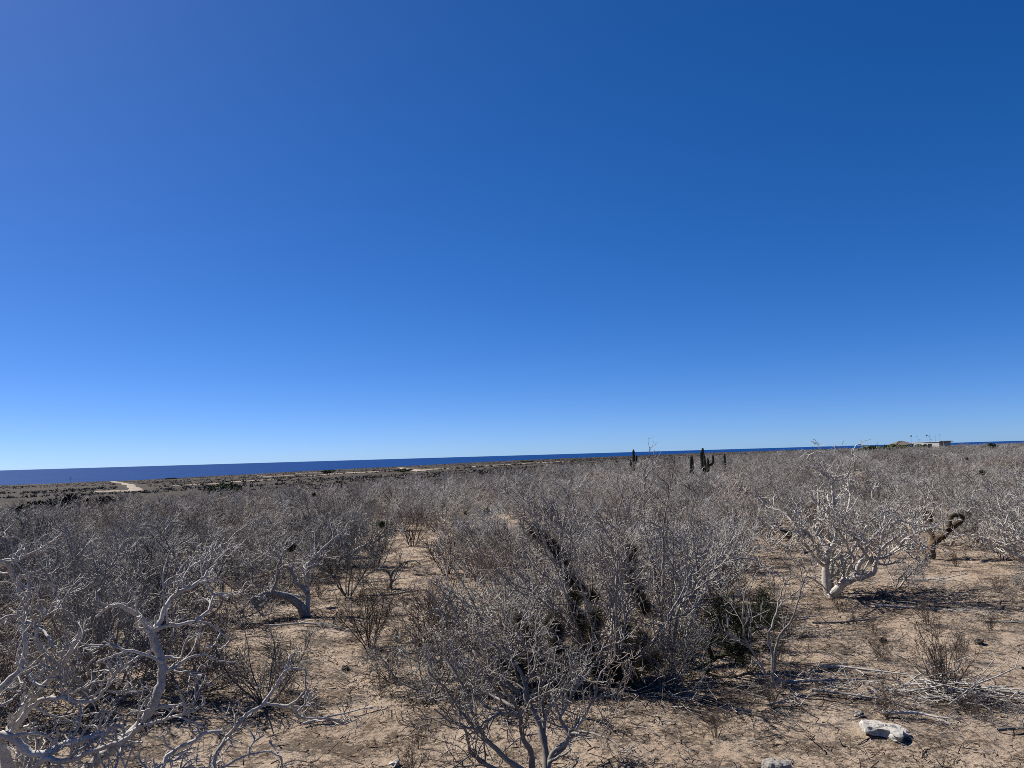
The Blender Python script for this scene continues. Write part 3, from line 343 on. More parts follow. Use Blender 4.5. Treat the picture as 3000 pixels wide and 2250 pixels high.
def make_kind(seed, kind, low=False):
    g = np.random.default_rng(seed)
    rm = 1.7 if low else 1.0
    if kind == 'broom':        # upright many-stemmed grey shrub
        P, Rr = stems_of(g, g.integers(7, 11), (6, 48), (1.3, 1.9), (.013, .022), 8, .10, .07)
        lv = [dict(k=9, t0=.16, t1=.98, ang=(18, 52), ln=(.28, .5), rf=.6, rmin=.0068 * rm, nseg=5, wig=.18, up=.08),
              dict(k=4 if low else 6, t0=.12, t1=1, ang=(20, 62), ln=(.35, .7), rf=.75, rmin=.0054 * rm, nseg=3 if low else 4, wig=.24, up=.05)]
        if not low: lv.append(dict(k=1, t0=.2, t1=1, ang=(25, 65), ln=(.06, .2), absl=True, rf=.75, rmin=.0045, nseg=2, wig=.25, up=.04))
        else: lv.append(dict(k=1, t0=.2, t1=1, ang=(25, 65), ln=(.08, .22), absl=True, rf=.7, rmin=.0045, nseg=1, wig=.25, up=.04))
    elif kind == 'crooked':    # spreading pale shrub with elbowed limbs
        P, Rr = stems_of(g, g.integers(4, 7), (20, 70), (1.1, 1.9), (.025, .045), 9, .22, .07)
        lv = [dict(k=7, t0=.2, t1=.98, ang=(30, 75), ln=(.35, .65), rf=.62, rmin=.009 * rm, nseg=6, wig=.27, up=.07),
              dict(k=5 if low else 7, t0=.2, t1=1, ang=(30, 75), ln=(.3, .6), rf=.7, rmin=.0065 * rm, nseg=4, wig=.3, up=.06)]
        lv.append(dict(k=1 if low else 3, t0=.2, t1=1, ang=(30, 80), ln=(.05, .2), absl=True, rf=.75, rmin=.005 * (1.4 if low else 1), nseg=2, wig=.3, up=.05))
    elif kind == 'tangle':     # rounded dense grey twiggy shrub
        P, Rr = stems_of(g, g.integers(8, 12), (15, 75), (.9, 1.5), (.012, .02), 7, .17, .05)
        lv = [dict(k=8, t0=.15, t1=.98, ang=(25, 75), ln=(.3, .6), rf=.6, rmin=.0068 * rm, nseg=5, wig=.25, up=.04),
              dict(k=4 if low else 6, t0=.12, t1=1, ang=(25, 80), ln=(.3, .65), rf=.75, rmin=.0056 * rm, nseg=3, wig=.3, up=.03),
              dict(k=1 if low else 2, t0=.2, t1=1, ang=(25, 80), ln=(.05, .16), absl=True, rf=.75, rmin=.0046 * (1.5 if low else 1), nseg=2, wig=.3, up=.02)]
    elif kind == 'brown':      # fine erect dark twigs
        P, Rr = stems_of(g, g.integers(10, 15), (5, 42), (.6, 1.0), (.005, .009), 6, .10, .05, .05)
        lv = [dict(k=8, t0=.15, t1=1, ang=(15, 50), ln=(.3, .55), rf=.6, rmin=.004 * rm, nseg=4, wig=.16, up=.06),
              dict(k=4, t0=.2, t1=1, ang=(20, 60), ln=(.3, .6), rf=.7, rmin=.0032 * rm, nseg=3, wig=.2, up=.04)]
    cr = grow(g, P, Rr, lv)
    trunk = tube(P, Rr, 3 if low else 5)
    crown = join([tube(p, r, 3) for p, r, _ in cr])
    return trunk, crown

PROTO = {}
def proto(key, seed, kind, matt, low=False):
    tr, cr = make_kind(seed, kind, low)
    PROTO[key] = (raw_mesh('trunk_' + key, *tr, True, matt), raw_mesh('crown_' + key, *cr, True, matt))
for i in range(5): proto(f'broom{i}', 100 + i, 'broom', M['grey'])
for i in range(4): proto(f'tangle{i}', 200 + i, 'tangle', M['grey'])
for i in range(4): proto(f'crooked{i}', 300 + i, 'crooked', M['pale'] if i < 2 else M['grey'])
for i in range(4): proto(f'brown{i}', 400 + i, 'brown', M['brown'])
for i in range(3): proto(f'darkbroom{i}', 150 + i, 'broom', M['darkgrey'])
for i in range(3): proto(f'midbroom{i}', 160 + i, 'broom', M['midgrey']); proto(f'midtangle{i}', 260 + i, 'tangle', M['midgrey'])
for i in range(4): proto(f'lowbroom{i}', 500 + i, 'broom', M['greyfar'], True)
for i in range(3): proto(f'lowtangle{i}', 600 + i, 'tangle', M['greyfar'], True)
for i in range(3): proto(f'lowcrooked{i}', 700 + i, 'crooked', M['grey'], True)

def place(key, name, x, y, rz, s, label, cat, group, sz=None, tilt=0.):
    e = empty(name, (x, y, tz(x, y)), rz, s)
    if sz: e.scale = (s, s, sz)
    if tilt: e.rotation_euler = (tilt * math.cos(rz * 3), tilt * math.sin(rz * 5), rz)
    a, b_ = PROTO[key]
    link('trunk', a, e); link('crown', b_, e)
    return tag(e, label, cat, group)

# ------------------------------------------------------------------ hero plants from measured limbs
def hero(name, key, label, cat, matt, lv, step=.06, sides=7, jit=.004, dens=10, seed=0, trunks=1, group=None, knob=.07, thick=1.0):
    d = LIMBS[key]; g = np.random.default_rng(900 + seed); bx, by = d['base'][:2]
    e = empty(name, (bx, by, tz(bx, by)))
    for i, (r0, r1, pts) in enumerate(d['limbs']):
        P, Rr = resample(pts, r0 * thick, r1 * thick, step, g, jit, knob)
        part = 'trunk' if i < trunks else 'limb'
        o = link(part, raw_mesh(part, *tube(P, Rr, sides), True, matt), e)
        L = np.linalg.norm(np.diff(P[0], axis=0), axis=1).sum()
        l2 = [dict(q) for q in lv]; l2[0]['k'] = max(2, int(l2[0]['k'] * L))
        cr = grow(g, P, Rr, l2)
        link('twigs', raw_mesh('twigs', *join([tube(p, r, s_) for p, r, s_ in cr]), True, matt), o)
    return tag(e, label, cat, group)

TW_PALE = [dict(k=8, t0=.12, t1=1, ang=(30, 75), ln=(.12, .5), absl=True, rf=.55, rmin=.008, rmax=.016, nseg=6, wig=.26, up=.06, sides=5),
           dict(k=3, t0=.25, t1=1, ang=(30, 75), ln=(.3, .7), rf=.8, rmin=.006, nseg=4, wig=.3, up=.05, sides=4),
           dict(k=2, t0=.3, t1=1, ang=(30, 80), ln=(.3, .7), rf=.85, rmin=.0048, nseg=3, wig=.3, up=.03, sides=3)]
TW_RIGHT = [dict(k=9, t0=.15, t1=1, ang=(30, 75), ln=(.2, .7), absl=True, rf=.5, rmin=.0085, rmax=.02, nseg=6, wig=.27, up=.08, sides=4),
            dict(k=4, t0=.2, t1=1, ang=(30, 75), ln=(.3, .75), rf=.75, rmin=.0072, nseg=5, wig=.32, up=.06, sides=3),
            dict(k=2, t0=.3, t1=1, ang=(30, 80), ln=(.3, .8), rf=.85, rmin=.0055, nseg=3, wig=.32, up=.03, sides=3)]
TW_FRONT = [dict(k=9, t0=.15, t1=1, ang=(25, 65), ln=(.15, .6), absl=True, rf=.5, rmin=.0048, rmax=.009, nseg=6, wig=.24, up=.05, sides=4),
            dict(k=4, t0=.15, t1=1, ang=(25, 70), ln=(.25, .6), rf=.7, rmin=.0036, nseg=4, wig=.26, up=.03, sides=3),
            dict(k=2, t0=.2, t1=1, ang=(25, 80), ln=(.04, .14), absl=True, rf=.75, rmin=.0045, nseg=2, wig=.3, up=.02, sides=3)]
TW_THIN = [dict(k=9, t0=.2, t1=1, ang=(25, 60), ln=(.15, .5), absl=True, rf=.5, rmin=.0055, rmax=.010, nseg=5, wig=.18, up=.06, sides=3),
           dict(k=4, t0=.2, t1=1, ang=(25, 70), ln=(.25, .6), rf=.75, rmin=.0045, nseg=3, wig=.27, up=.03, sides=3)]

hero('pale_tree', 'corner', 'pale grey smooth-barked leafless tree with crooked limbs, cut off by the lower left corner', 'tree', M['pale'], TW_PALE, .035, 10, .004, seed=1, thick=.88, knob=.07)
hero('pale_tree', 'right', 'large pale twisted leafless tree with white forked trunk on the right, tallest against the sea', 'tree', M['pale'], TW_RIGHT, .06, 9, .006, seed=2, thick=.98)
hero('grey_shrub', 'front', 'bare grey shrub in front centre with fanned dark stems, cut by the bottom edge', 'shrub', M['midgrey'], TW_FRONT, .04, 7, .004, seed=3, thick=.88)
hero('sapling', 'sapling', 'slender bare sapling with three forked stems beside the dark tangled bush', 'sapling', M['midgrey'], TW_THIN, .05, 6, .004, seed=4, thick=.85)
hero('thin_tree', 'thin', 'tall thin-stemmed bare tree with one arching branch, right of the dark cholla', 'tree', M['grey'], TW_THIN, .05, 6, .005, seed=5)
hero('pale_tree', 'bent', 'pale tree with thick low limb bent to the left over bare sand', 'tree', M['grey'], TW_RIGHT, .06, 8, .006, seed=6, thick=.85)
hero('pale_tree', 'fan', 'pale low fan-shaped tree with dark undergrowth at its foot, behind the bent tree', 'tree', M['pale'], TW_RIGHT, .07, 7, .006, seed=7)
hero('arched_sapling', 'arch', 'dark grey sapling arched over to the right in the middle clearing', 'sapling', M['darkgrey'], TW_THIN, .06, 7, .005, seed=8)
hero('pale_tree', 'edge', 'pale crooked tree at the right edge of the picture', 'tree', M['pale'], TW_RIGHT, .06, 7, .006, seed=9)

# cholla: shaggy cactus, arms clothed in spines
def needles(g, P, Rr, n, ln, wd, t0=0.):
    m = P.shape[1]; f = g.uniform(t0 * (m - 1), m - 1.001, n); i = f.astype(int); fr = (f - i)[:, None]
    S = P[0, i] * (1 - fr) + P[0, i + 1] * fr; T = nrm(P[0, i + 1] - P[0, i]); rd = Rr[0, i]
    q = nrm(np.cross(T, g.standard_normal((n, 3)))); S = S + q * rd[:, None] * .9
    d = nrm(q + .55 * g.standard_normal((n, 3)) + .3 * T); L = g.uniform(*ln, n)[:, None]
    sd_ = nrm(np.cross(d, g.standard_normal((n, 3)))) * wd
    V = np.stack([S - sd_, S + sd_, S + d * L], 1).reshape(-1, 3)
    return V, np.arange(n * 3).reshape(-1, 3)
def cholla(key, label, dens, ln, wd, seed, trunks=1, bald=False, core=1.):
    d = LIMBS[key]; g = np.random.default_rng(1200 + seed); bx, by = d['base'][:2]
    e = empty('cholla_cactus', (bx, by, tz(bx, by)))
    for i, (r0, r1, pts) in enumerate(d['limbs']):
        kk = core * (1 if i < trunks else .78); P, Rr = resample(pts, r0 * kk, r1 * kk, .05, g, .006, .13)
        tip = nrm(P[:, -1] - P[:, -2])[:, None] * r1 * .5
        P = np.concatenate([P, P[:, -1:] + tip, P[:, -1:] + tip * 1.6], 1); Rr = np.concatenate([Rr, Rr[:, -1:] * .75, Rr[:, -1:] * .1], 1)
        nm = 'trunk' if i < trunks else 'arm'
        o = link(nm, raw_mesh(nm, *tube(P, Rr, 9), True, M['choltrunk'] if i < trunks and bald else M['cholla']), e)
        L = np.linalg.norm(np.diff(P[0], axis=0), axis=1).sum()
        if not (bald and i < trunks):
            link('spines', raw_mesh('spines', *needles(g, P, Rr, int(dens * L), ln, wd), False, M['spine']), o)
    return tag(e, label, 'cactus')
cholla('cholla_center', 'large dark shaggy cholla cactus inside the grey shrubs at the centre', 5600, (.04, .15), .003, 1, core=.75)
cholla('cholla_right', 'brown-trunked cholla with looped dark arms on bare sand, right of the large pale tree', 900, (.015, .04), .003, 2, bald=True)
cholla('cholla_left', 'brown-trunked dark cholla in the shrubs just left of the large pale tree', 900, (.015, .04), .003, 3, bald=True)
cholla('cholla_mid', 'brown-trunked dark cholla half hidden behind the large pale tree', 900, (.015, .04), .003, 4, bald=True)
TW_TANGLE = [dict(k=44, t0=.3, t1=1, ang=(25, 80), ln=(.12, .38), absl=True, rf=.5, rmin=.004, rmax=.007, nseg=4, wig=.25, up=.02, sides=3),
             dict(k=7, t0=.2, t1=1, ang=(25, 80), ln=(.06, .2), absl=True, rf=.7, rmin=.003, nseg=3, wig=.3, up=.0, sides=3),
             dict(k=3, t0=.2, t1=1, ang=(25, 80), ln=(.03, .1), absl=True, rf=.7, rmin=.0024, nseg=2, wig=.3, up=.0, sides=3)]
hero('tangled_bush', 'tangle', 'dark olive tangled bush with bent black stem, right of the thin-stemmed tree', 'shrub', M['olive'], TW_TANGLE, .05, 6, .006, seed=11)

# dark balls of epiphytic moss caught in the shrubs
def moss_ball(x, y, z, r, seed, label):
    g = np.random.default_rng(seed); e = empty('moss_ball', (x, y, z)); n = 420
    a = np.linspace(0, math.pi, 7); P = np.stack([np.zeros(7), np.zeros(7), -np.cos(a) * r * .7], -1)[None]
    link('core', raw_mesh('core', *tube(P, np.maximum(.004, np.sin(a) * r * .55)[None], 8), True, M['olive']), e)
    d = nrm(g.standard_normal((n, 3))); S = d * r * .45 * g.uniform(.6, 1, (n, 1)); t_ = S + d * r * g.uniform(.3, .8, (n, 1)) + g.normal(0, r * .15, (n, 3))
    q = nrm(np.cross(d, g.standard_normal((n, 3)))) * r * .035
    link('strands', raw_mesh('strands', np.stack([S - q, S + q, t_], 1).reshape(-1, 3), np.arange(n * 3).reshape(-1, 3), False, M['olive']), e)
    return tag(e, label, 'moss', 'dark moss balls in the shrubs')
for i, (x, y, z) in enumerate(MOSS): moss_ball(x, y, z, .09 + .03 * (i % 3), 60 + i, 'dark ball of moss caught in the twigs ' + ('left of centre' if x < -1 else 'behind the centre shrubs' if x < 4 else 'behind the large pale tree'))

# ------------------------------------------------------------------ hand-set single shrubs
single = [
 # key, name, x, y, rz, s, sz, label, category
 ('broom0', 'grey_shrub', 1.05, 9.45, .4, 1.05, 1.25, 'tall broom-like grey shrub rising behind the dark cholla at the centre', 'shrub'),
 ('tangle0', 'grey_shrub', -.2, 9.4, 1.1, .95, 1.15, 'dense grey twiggy shrub just left of the dark cholla', 'shrub'),
 ('broom1', 'grey_shrub', 2.35, 11.6, 2.4, 1.0, 1.15, 'grey upright shrub right behind the thin-stemmed tree', 'shrub'),
 ('brown0', 'dry_shrub', -2.09, 11.33, .3, 1.0, .95, 'dark brown twiggy dry shrub alone on sand in the middle clearing', 'shrub'),
 ('brown1', 'dry_shrub', -1.46, 13.4, 1.3, .7, .7, 'small dark dry shrub behind the lone one in the clearing', 'shrub'),
 ('brown2', 'dry_shrub', -1.61, 18.3, 2.3, 1.2, 1.3, 'reddish brown upright dry shrub at the back of the middle clearing', 'shrub'),
 ('brown3', 'dry_shrub', -3.24, 24.8, .9, 1.5, 1.6, 'brown dry shrub at the narrow far end of the clearing', 'shrub'),
 ('brown1', 'dry_shrub', 4.42, 8.5, 4.3, .78, .8, 'dark wiry dry shrub growing out of the pile of dead sticks', 'shrub'),
 ('brown2', 'dry_shrub', 3.75, 11.3, 2.2, .55, .5, 'low sparse dry shrub on sand between sapling and large pale tree', 'shrub'),
 ('crooked1', 'grey_shrub', 6.85, 14.6, .2, .55, .5, 'small pale shrub under the right limb of the large pale tree', 'shrub'),
 ('tangle2', 'grey_shrub', 9.2, 14.1, 1.0, .6, .55, 'sparse low shrub on pale sand by the right edge', 'shrub'),
 ('brown0', 'dry_shrub', -2.75, 9.3, 2.0, .45, .45, 'tiny dry shrub near the pale tree in the lower left', 'shrub'),
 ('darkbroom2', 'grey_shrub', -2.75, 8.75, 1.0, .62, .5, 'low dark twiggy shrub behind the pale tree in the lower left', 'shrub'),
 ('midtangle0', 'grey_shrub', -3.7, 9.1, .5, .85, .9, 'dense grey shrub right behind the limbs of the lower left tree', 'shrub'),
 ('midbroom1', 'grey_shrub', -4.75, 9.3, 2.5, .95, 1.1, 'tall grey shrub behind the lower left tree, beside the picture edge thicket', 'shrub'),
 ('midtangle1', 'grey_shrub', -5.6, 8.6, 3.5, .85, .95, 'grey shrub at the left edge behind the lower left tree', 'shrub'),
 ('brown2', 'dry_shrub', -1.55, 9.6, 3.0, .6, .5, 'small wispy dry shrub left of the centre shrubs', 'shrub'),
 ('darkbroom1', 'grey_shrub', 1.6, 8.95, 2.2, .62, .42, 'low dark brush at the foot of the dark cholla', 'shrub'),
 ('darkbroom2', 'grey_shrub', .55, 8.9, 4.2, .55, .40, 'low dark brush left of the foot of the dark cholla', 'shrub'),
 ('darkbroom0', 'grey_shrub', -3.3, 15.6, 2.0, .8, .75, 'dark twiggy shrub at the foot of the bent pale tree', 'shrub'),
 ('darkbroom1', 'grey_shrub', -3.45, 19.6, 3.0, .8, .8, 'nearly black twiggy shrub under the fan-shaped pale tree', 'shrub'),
]
for k, nm, x, y, rz, s, sz, lab, cat in single: place(k, nm, x, y, rz, s, lab, cat, None, sz)

# ------------------------------------------------------------------ thicket
def inside(poly, x, y):
    c = False; n = len(poly)
    for i in range(n):
        x1, y1 = poly[i]; x2, y2 = poly[i - 1]
        if (y1 > y) != (y2 > y) and x < (x2 - x1) * (y - y1) / (y2 - y1) + x1: c = not c
    return c
CLEAR = [
 [(-3.6, 3), (-4.3, 9.2), (-4.9, 11.5), (-4.6, 13.6), (-4.9, 16), (-4.4, 19), (-3.9, 22), (-3.6, 26), (-2.3, 26), (-1.6, 21), (-1.0, 17), (-.7, 13), (-1.2, 10.5), (-1.0, 8), (-.2, 5)],
 [(.2, 3), (1.2, 7.6), (3.3, 9), (2.9, 11.5), (3.4, 14), (4.2, 16.8), (5.6, 19), (6.6, 21.5), (8.6, 21.3), (10.2, 20.3), (11.3, 18.6), (9.6, 16.4), (9.5, 14.8), (11.0, 13.2), (16, 12.2), (16, 3)],
 [(-9, 0), (-9, 5), (-4.8, 8.6), (-1.2, 8.4), (3, 8.4), (12, 11), (12, 0)],
]
KEEP = [(-3.9, 6.5, 2.4), (.5, 7.2, 1.6), (5.56, 14.2, 1.3), (9.36, 18.1, 1.3), (6.8, 20.0, 1.0), (7.3, 18.7, .9), (1.3, 9.4, 1.3), (-3.6, 13.7, .9), (-4.0, 20.4, .9), (10.4, 16.6, .9), (2.3, 9.6, 1.1), (1.0, 9.25, .9), (13.9, 57, 2.2), (12.9, 53, 1.8), (11.3, 73, 1.8), (18.5, 69, 1.6), (15, 58, 1.6)]
WEDGE = [(10.3, 42), (12.6, 42), (16.4, 61.5), (12.0, 61.5)]
rnd = random.Random(31)
grid = {}; spots = []
def try_spot(x, y, d):
    c = int(x // 2.6), int(y // 2.6)
    for i in (-1, 0, 1):
        for j in (-1, 0, 1):
            for (a, b_) in grid.get((c[0] + i, c[1] + j), ()):
                if (a - x) ** 2 + (b_ - y) ** 2 < d * d: return False
    grid.setdefault(c, []).append((x, y)); return True
for i in range(70000):
    D = math.sqrt(rnd.uniform(8.5 ** 2, 235 ** 2)) if i > 16000 else math.sqrt(rnd.uniform(8.5 ** 2, 48 ** 2))
    u = rnd.uniform(-.86, .86); x = u * D; y = D
    edge = np.interp(u, UU, [58, 66, 76, 92, 130, 225, 232]) * (1 + .06 * vnoise(np.array(u * 30.), np.array(3.)))
    if D > edge: continue
    if any(inside(p, x, y) for p in CLEAR): continue
    if any((x - a) ** 2 + (y - b_) ** 2 < c * c for a, b_, c in KEEP): continue
    sp = (.88 if u < -.2 else 1.0) if D < 26 else (1.3 if D < 45 else 1.75)
    if inside(WEDGE, x, y) and rnd.random() < .8: continue
    if D > 15 and D < 40 and vnoise(np.array(x / 4.), np.array(y / 4. + 7)) > (.8 if u < -.2 else .5): continue      # bare gaps
    if try_spot(x, y, sp): spots.append((x, y, D, u))
spots.sort(key=lambda q: math.hypot(q[0], q[1]))
inview = [q for q in spots if abs(q[3]) < .70]
N_IND = 290
ind = inview[:N_IND]; indset = set(ind); rest = [q for q in spots if q not in indset]
print('shrub spots', len(spots), 'individual to', ind[-1][2])
def zone(x, y):
    dp = 'at the front of' if y < 17 else 'midway into' if y < 26 else 'deep in'
    a, b_ = zone0(x, y); return a.replace('in the', dp + ' the'), b_ + (', front' if y < 17 else ', middle' if y < 26 else ', back')
def zone0(x, y):
    if x / y < -.17: return 'in the thicket left of the clearing', 'thicket left of the clearing'
    if x / y < .2: return 'in the thicket behind the centre shrubs', 'thicket behind the centre'
    return 'in the thicket behind the large pale tree', 'thicket behind the large pale tree'
lows = []
for i, (x, y, D, u) in enumerate(ind):
    zl, zg = zone(x, y); c = rnd.random(); rz = rnd.uniform(0, 6.28); s = rnd.uniform(.62, 1.12)
    if D > 33:
        far_ = ' far back'
    if c < .34: key, what, nm = f'broom{rnd.randrange(5)}', 'upright broom-like bare grey shrub', 'grey_shrub'
    elif c < .60: key, what, nm = f'tangle{rnd.randrange(4)}', 'rounded dense bare grey shrub', 'grey_shrub'
    elif c < .82: key, what, nm = f'crooked{rnd.randrange(4)}', 'pale crooked-limbed bare shrub', 'pale_shrub'
    elif c < .92: key, what, nm, s = f'brown{rnd.randrange(4)}', 'brown fine-twigged dry shrub', 'dry_shrub', s * 1.35
    else: key, what, nm = f'darkbroom{rnd.randrange(3)}', 'dark grey bare shrub', 'grey_shrub'
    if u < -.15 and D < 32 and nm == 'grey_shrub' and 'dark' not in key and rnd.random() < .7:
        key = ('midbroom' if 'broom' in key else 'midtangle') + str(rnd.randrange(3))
    hgt = np.interp(D, [10, 16, 30, 45], [.9, .95, .88, .82])
    place(key, nm, x, y, rz, s, what + ' ' + zl, 'shrub', f'{what}s, {zg}', s * rnd.uniform(.85, 1.1) * hgt, .12)

# the rest of the thicket: one mass of shrubs, instanced on points
def scatter(name, pts, scl, meshes, label, zs=1.0):
    """one stuff object: points carrying instances of the given meshes"""
    V, F = [], []
    me = bpy.data.meshes.new(name); me.from_pydata([(x, y, tz(x, y)) for x, y in pts], [], [])
    rg = np.random.default_rng(len(pts))
    n = len(pts)
    at = me.attributes.new('rot', 'FLOAT', 'POINT'); at.data.foreach_set('value', rg.uniform(0, 6.28, n).astype(np.float32))
    at = me.attributes.new('scl', 'FLOAT', 'POINT'); at.data.foreach_set('value', np.asarray(scl, np.float32))
    at = me.attributes.new('pick', 'INT', 'POINT'); at.data.foreach_set('value', rg.integers(0, len(meshes), n).astype(np.int32))
    o = bpy.data.objects.new(name, me); COL.objects.link(o)
    ng = bpy.data.node_groups.new(name, 'GeometryNodeTree')
    ng.interface.new_socket('Geometry', in_out='INPUT', socket_type='NodeSocketGeometry'); ng.interface.new_socket('Geometry', in_out='OUTPUT', socket_type='NodeSocketGeometry')
    N_ = ng.nodes; Lk = ng.links.new
    gi = N_.new('NodeGroupInput'); go = N_.new('NodeGroupOutput'); jn = N_.new('GeometryNodeJoinGeometry')
    def named(a, ty):
        q = N_.new('GeometryNodeInputNamedAttribute'); q.data_type = ty; q.inputs['Name'].default_value = a; return q.outputs['Attribute']
    rot = N_.new('ShaderNodeCombineXYZ'); Lk(named('rot', 'FLOAT'), rot.inputs[2])
    sv = N_.new('ShaderNodeCombineXYZ'); s_ = named('scl', 'FLOAT'); mz = N_.new('ShaderNodeMath'); mz.operation = 'MULTIPLY'; Lk(s_, mz.inputs[0]); mz.inputs[1].default_value = zs
    Lk(s_, sv.inputs[0]); Lk(s_, sv.inputs[1]); Lk(mz.outputs[0], sv.inputs[2])
    pk = named('pick', 'INT')
    for i, src in [(i_, o2) for i_, pr in enumerate(meshes) for o2 in pr]:
        oi = N_.new('GeometryNodeObjectInfo'); oi.inputs['Object'].default_value = src; oi.inputs['As Instance'].default_value = True
        ip = N_.new('GeometryNodeInstanceOnPoints'); cmp = N_.new('FunctionNodeCompare'); cmp.data_type = 'INT'; cmp.operation = 'EQUAL'
        Lk(pk, cmp.inputs[2]); cmp.inputs[3].default_value = i
        Lk(gi.outputs[0], ip.inputs['Points']); Lk(cmp.outputs[0], ip.inputs['Selection']); Lk(oi.outputs['Geometry'], ip.inputs['Instance'])
        er = N_.new('FunctionNodeEulerToRotation'); Lk(rot.outputs[0], er.inputs[0]); Lk(er.outputs[0], ip.inputs['Rotation']); Lk(sv.outputs[0], ip.inputs['Scale'])
        Lk(ip.outputs[0], jn.inputs[0])
    Lk(jn.outputs[0], go.inputs[0])
    md = o.modifiers.new('scatter', 'NODES'); md.node_group = ng
    return tag(o, label, None, None, 'stuff')

# low-detail individuals whose crowns the far mass repeats: the first shrubs of the far mass itself
rest.sort(key=lambda q: math.hypot(q[0], q[1]))
srcs = []
cand = [q for q in rest if abs(q[3]) < .6]
for i, key in enumerate([k for k in PROTO if k.startswith('low')]):
    x, y, D, u = cand[i]; rest.remove(cand[i])
    zl, zg = zone(x, y)
    e = place(key, 'grey_shrub', x, y, i * 1.3, 1.0, 'low bare grey shrub where the near thicket thins out, ' + zone0(x, y)[0].replace('in the thicket ', ''), 'shrub', 'shrubs at the back, ' + zg)
    srcs.append(tuple(e.children))
scatter('shrub_thicket', [(q[0], q[1]) for q in rest], [rnd.uniform(.75, 1.12) for q in rest], srcs, 'dense mass of bare grey shrubs stretching to the plain', .80)

# far low scrub on the coastal plain
g = np.random.default_rng(8)
def tuft_mesh(seed, matt, n=26, h=.6, w=.8):
    gg = np.random.default_rng(seed)
    az = gg.uniform(0, 6.28, n); el = gg.uniform(.1, 1.35, n); L = gg.uniform(.5, 1, n) * h
    D = np.stack([np.cos(az) * np.sin(el) * w / h, np.sin(az) * np.sin(el) * w / h, np.cos(el)], -1) * L[:, None]
    S = gg.normal(0, .12, (n, 3)) * np.array([1, 1, 0]); q = nrm(np.cross(D, gg.standard_normal((n, 3)))) * (.10 * w)
    V = np.stack([S - q * .5, S + q * .5, S + D * .7 + q, S + D * 1.05, S + D * .7 - q], 1).reshape(-1, 3)
    i0 = np.arange(n)[:, None] * 5
    return V, np.concatenate([i0 + np.array([0, 1, 2]), i0 + np.array([0, 2, 4]), i0 + np.array([4, 2, 3])])
pts = []
while len(pts) < 16000:
    u = g.uniform(-.85, .5); D = 60 + 950 * g.uniform() ** 1.35
    e_ = np.interp(u, UU, [58, 66, 76, 92, 130, 225, 232])
    if D < e_ * .96 or (D < 130 and g.uniform() < .55): continue
    if vnoise(np.array(u * D / 25.), np.array(D / 25.)) > .35: continue
    if -.53 < u < -.455 and 155 < D < 185: continue
    if D > 160 and abs(u - np.interp(D, [165, 260, 450, 800], [-.475, -.483, -.495, -.507])) * D < 5 and D < 800: continue
    if 230 < D < 520 and abs(u - np.interp(D, [235, 330, 520], [-.118, -.13, -.145])) * D < 6: continue
    pts.append((u * D, D))
Vs, Fs, o_ = [], [], 0
for i, (x, y) in enumerate(pts):
    V, F = tuft_mesh(i % 40, None, 9, .8, 1); s = g.uniform(.4, 1.1); a = g.uniform(0, 6.28)
    c_, s_ = math.cos(a) * s, math.sin(a) * s
    V = np.stack([V[:, 0] * c_ - V[:, 1] * s_ + x, V[:, 0] * s_ + V[:, 1] * c_ + y, V[:, 2] * s * .8 + tz(x, y) - .05], -1)
    Vs.append(V); Fs.append(F + o_); o_ += len(V)
tag(link('coastal_scrub', raw_mesh('coastal_scrub', np.concatenate(Vs), np.concatenate(Fs), False, M['scrub'])), 'low dark brown scrub covering the coastal plain', None, None, 'stuff')

# green bushes
def green_bush(x, y, wdt, h, seed, label, name='green_bush', matt=None, group=None, n=2600):
    gg = np.random.default_rng(seed); matt = matt or M['green']
    e = empty(name, (x, y, tz(x, y)))
    P, Rr = stems_of(gg, 7, (10, 60), (h * .7, h * .95), (.03 * h, .05 * h), 5, .15, .05)
    P[..., :2] *= wdt / h * .6
    link('trunk', raw_mesh('trunk', *tube(P, Rr, 4), True, M['brown']), e)
    lob = gg.normal(0, 1, (14, 3)) * np.array([wdt * .28, wdt * .2, h * .14]) + np.array([0, 0, h * .62])
    c = lob[gg.integers(0, 14, n)] + nrm(gg.standard_normal((n, 3))) * gg.uniform(.3, 1, (n, 1)) * np.array([wdt * .2, wdt * .2, h * .24])
    c[:, 2] = np.abs(c[:, 2]); d = gg.standard_normal((n, 3)); q = nrm(np.cross(d, gg.standard_normal((n, 3)))); d = nrm(d)
    L = gg.uniform(.02, .05, (n, 1)) * (wdt + h)
    V = np.stack([c - d * L, c + q * L * .35, c + d * L, c - q * L * .35], 1).reshape(-1, 3)
    link('crown', raw_mesh('crown', V, np.arange(n * 4).reshape(-1, 4), False, matt), e)
    return tag(e, label, 'bush', group)
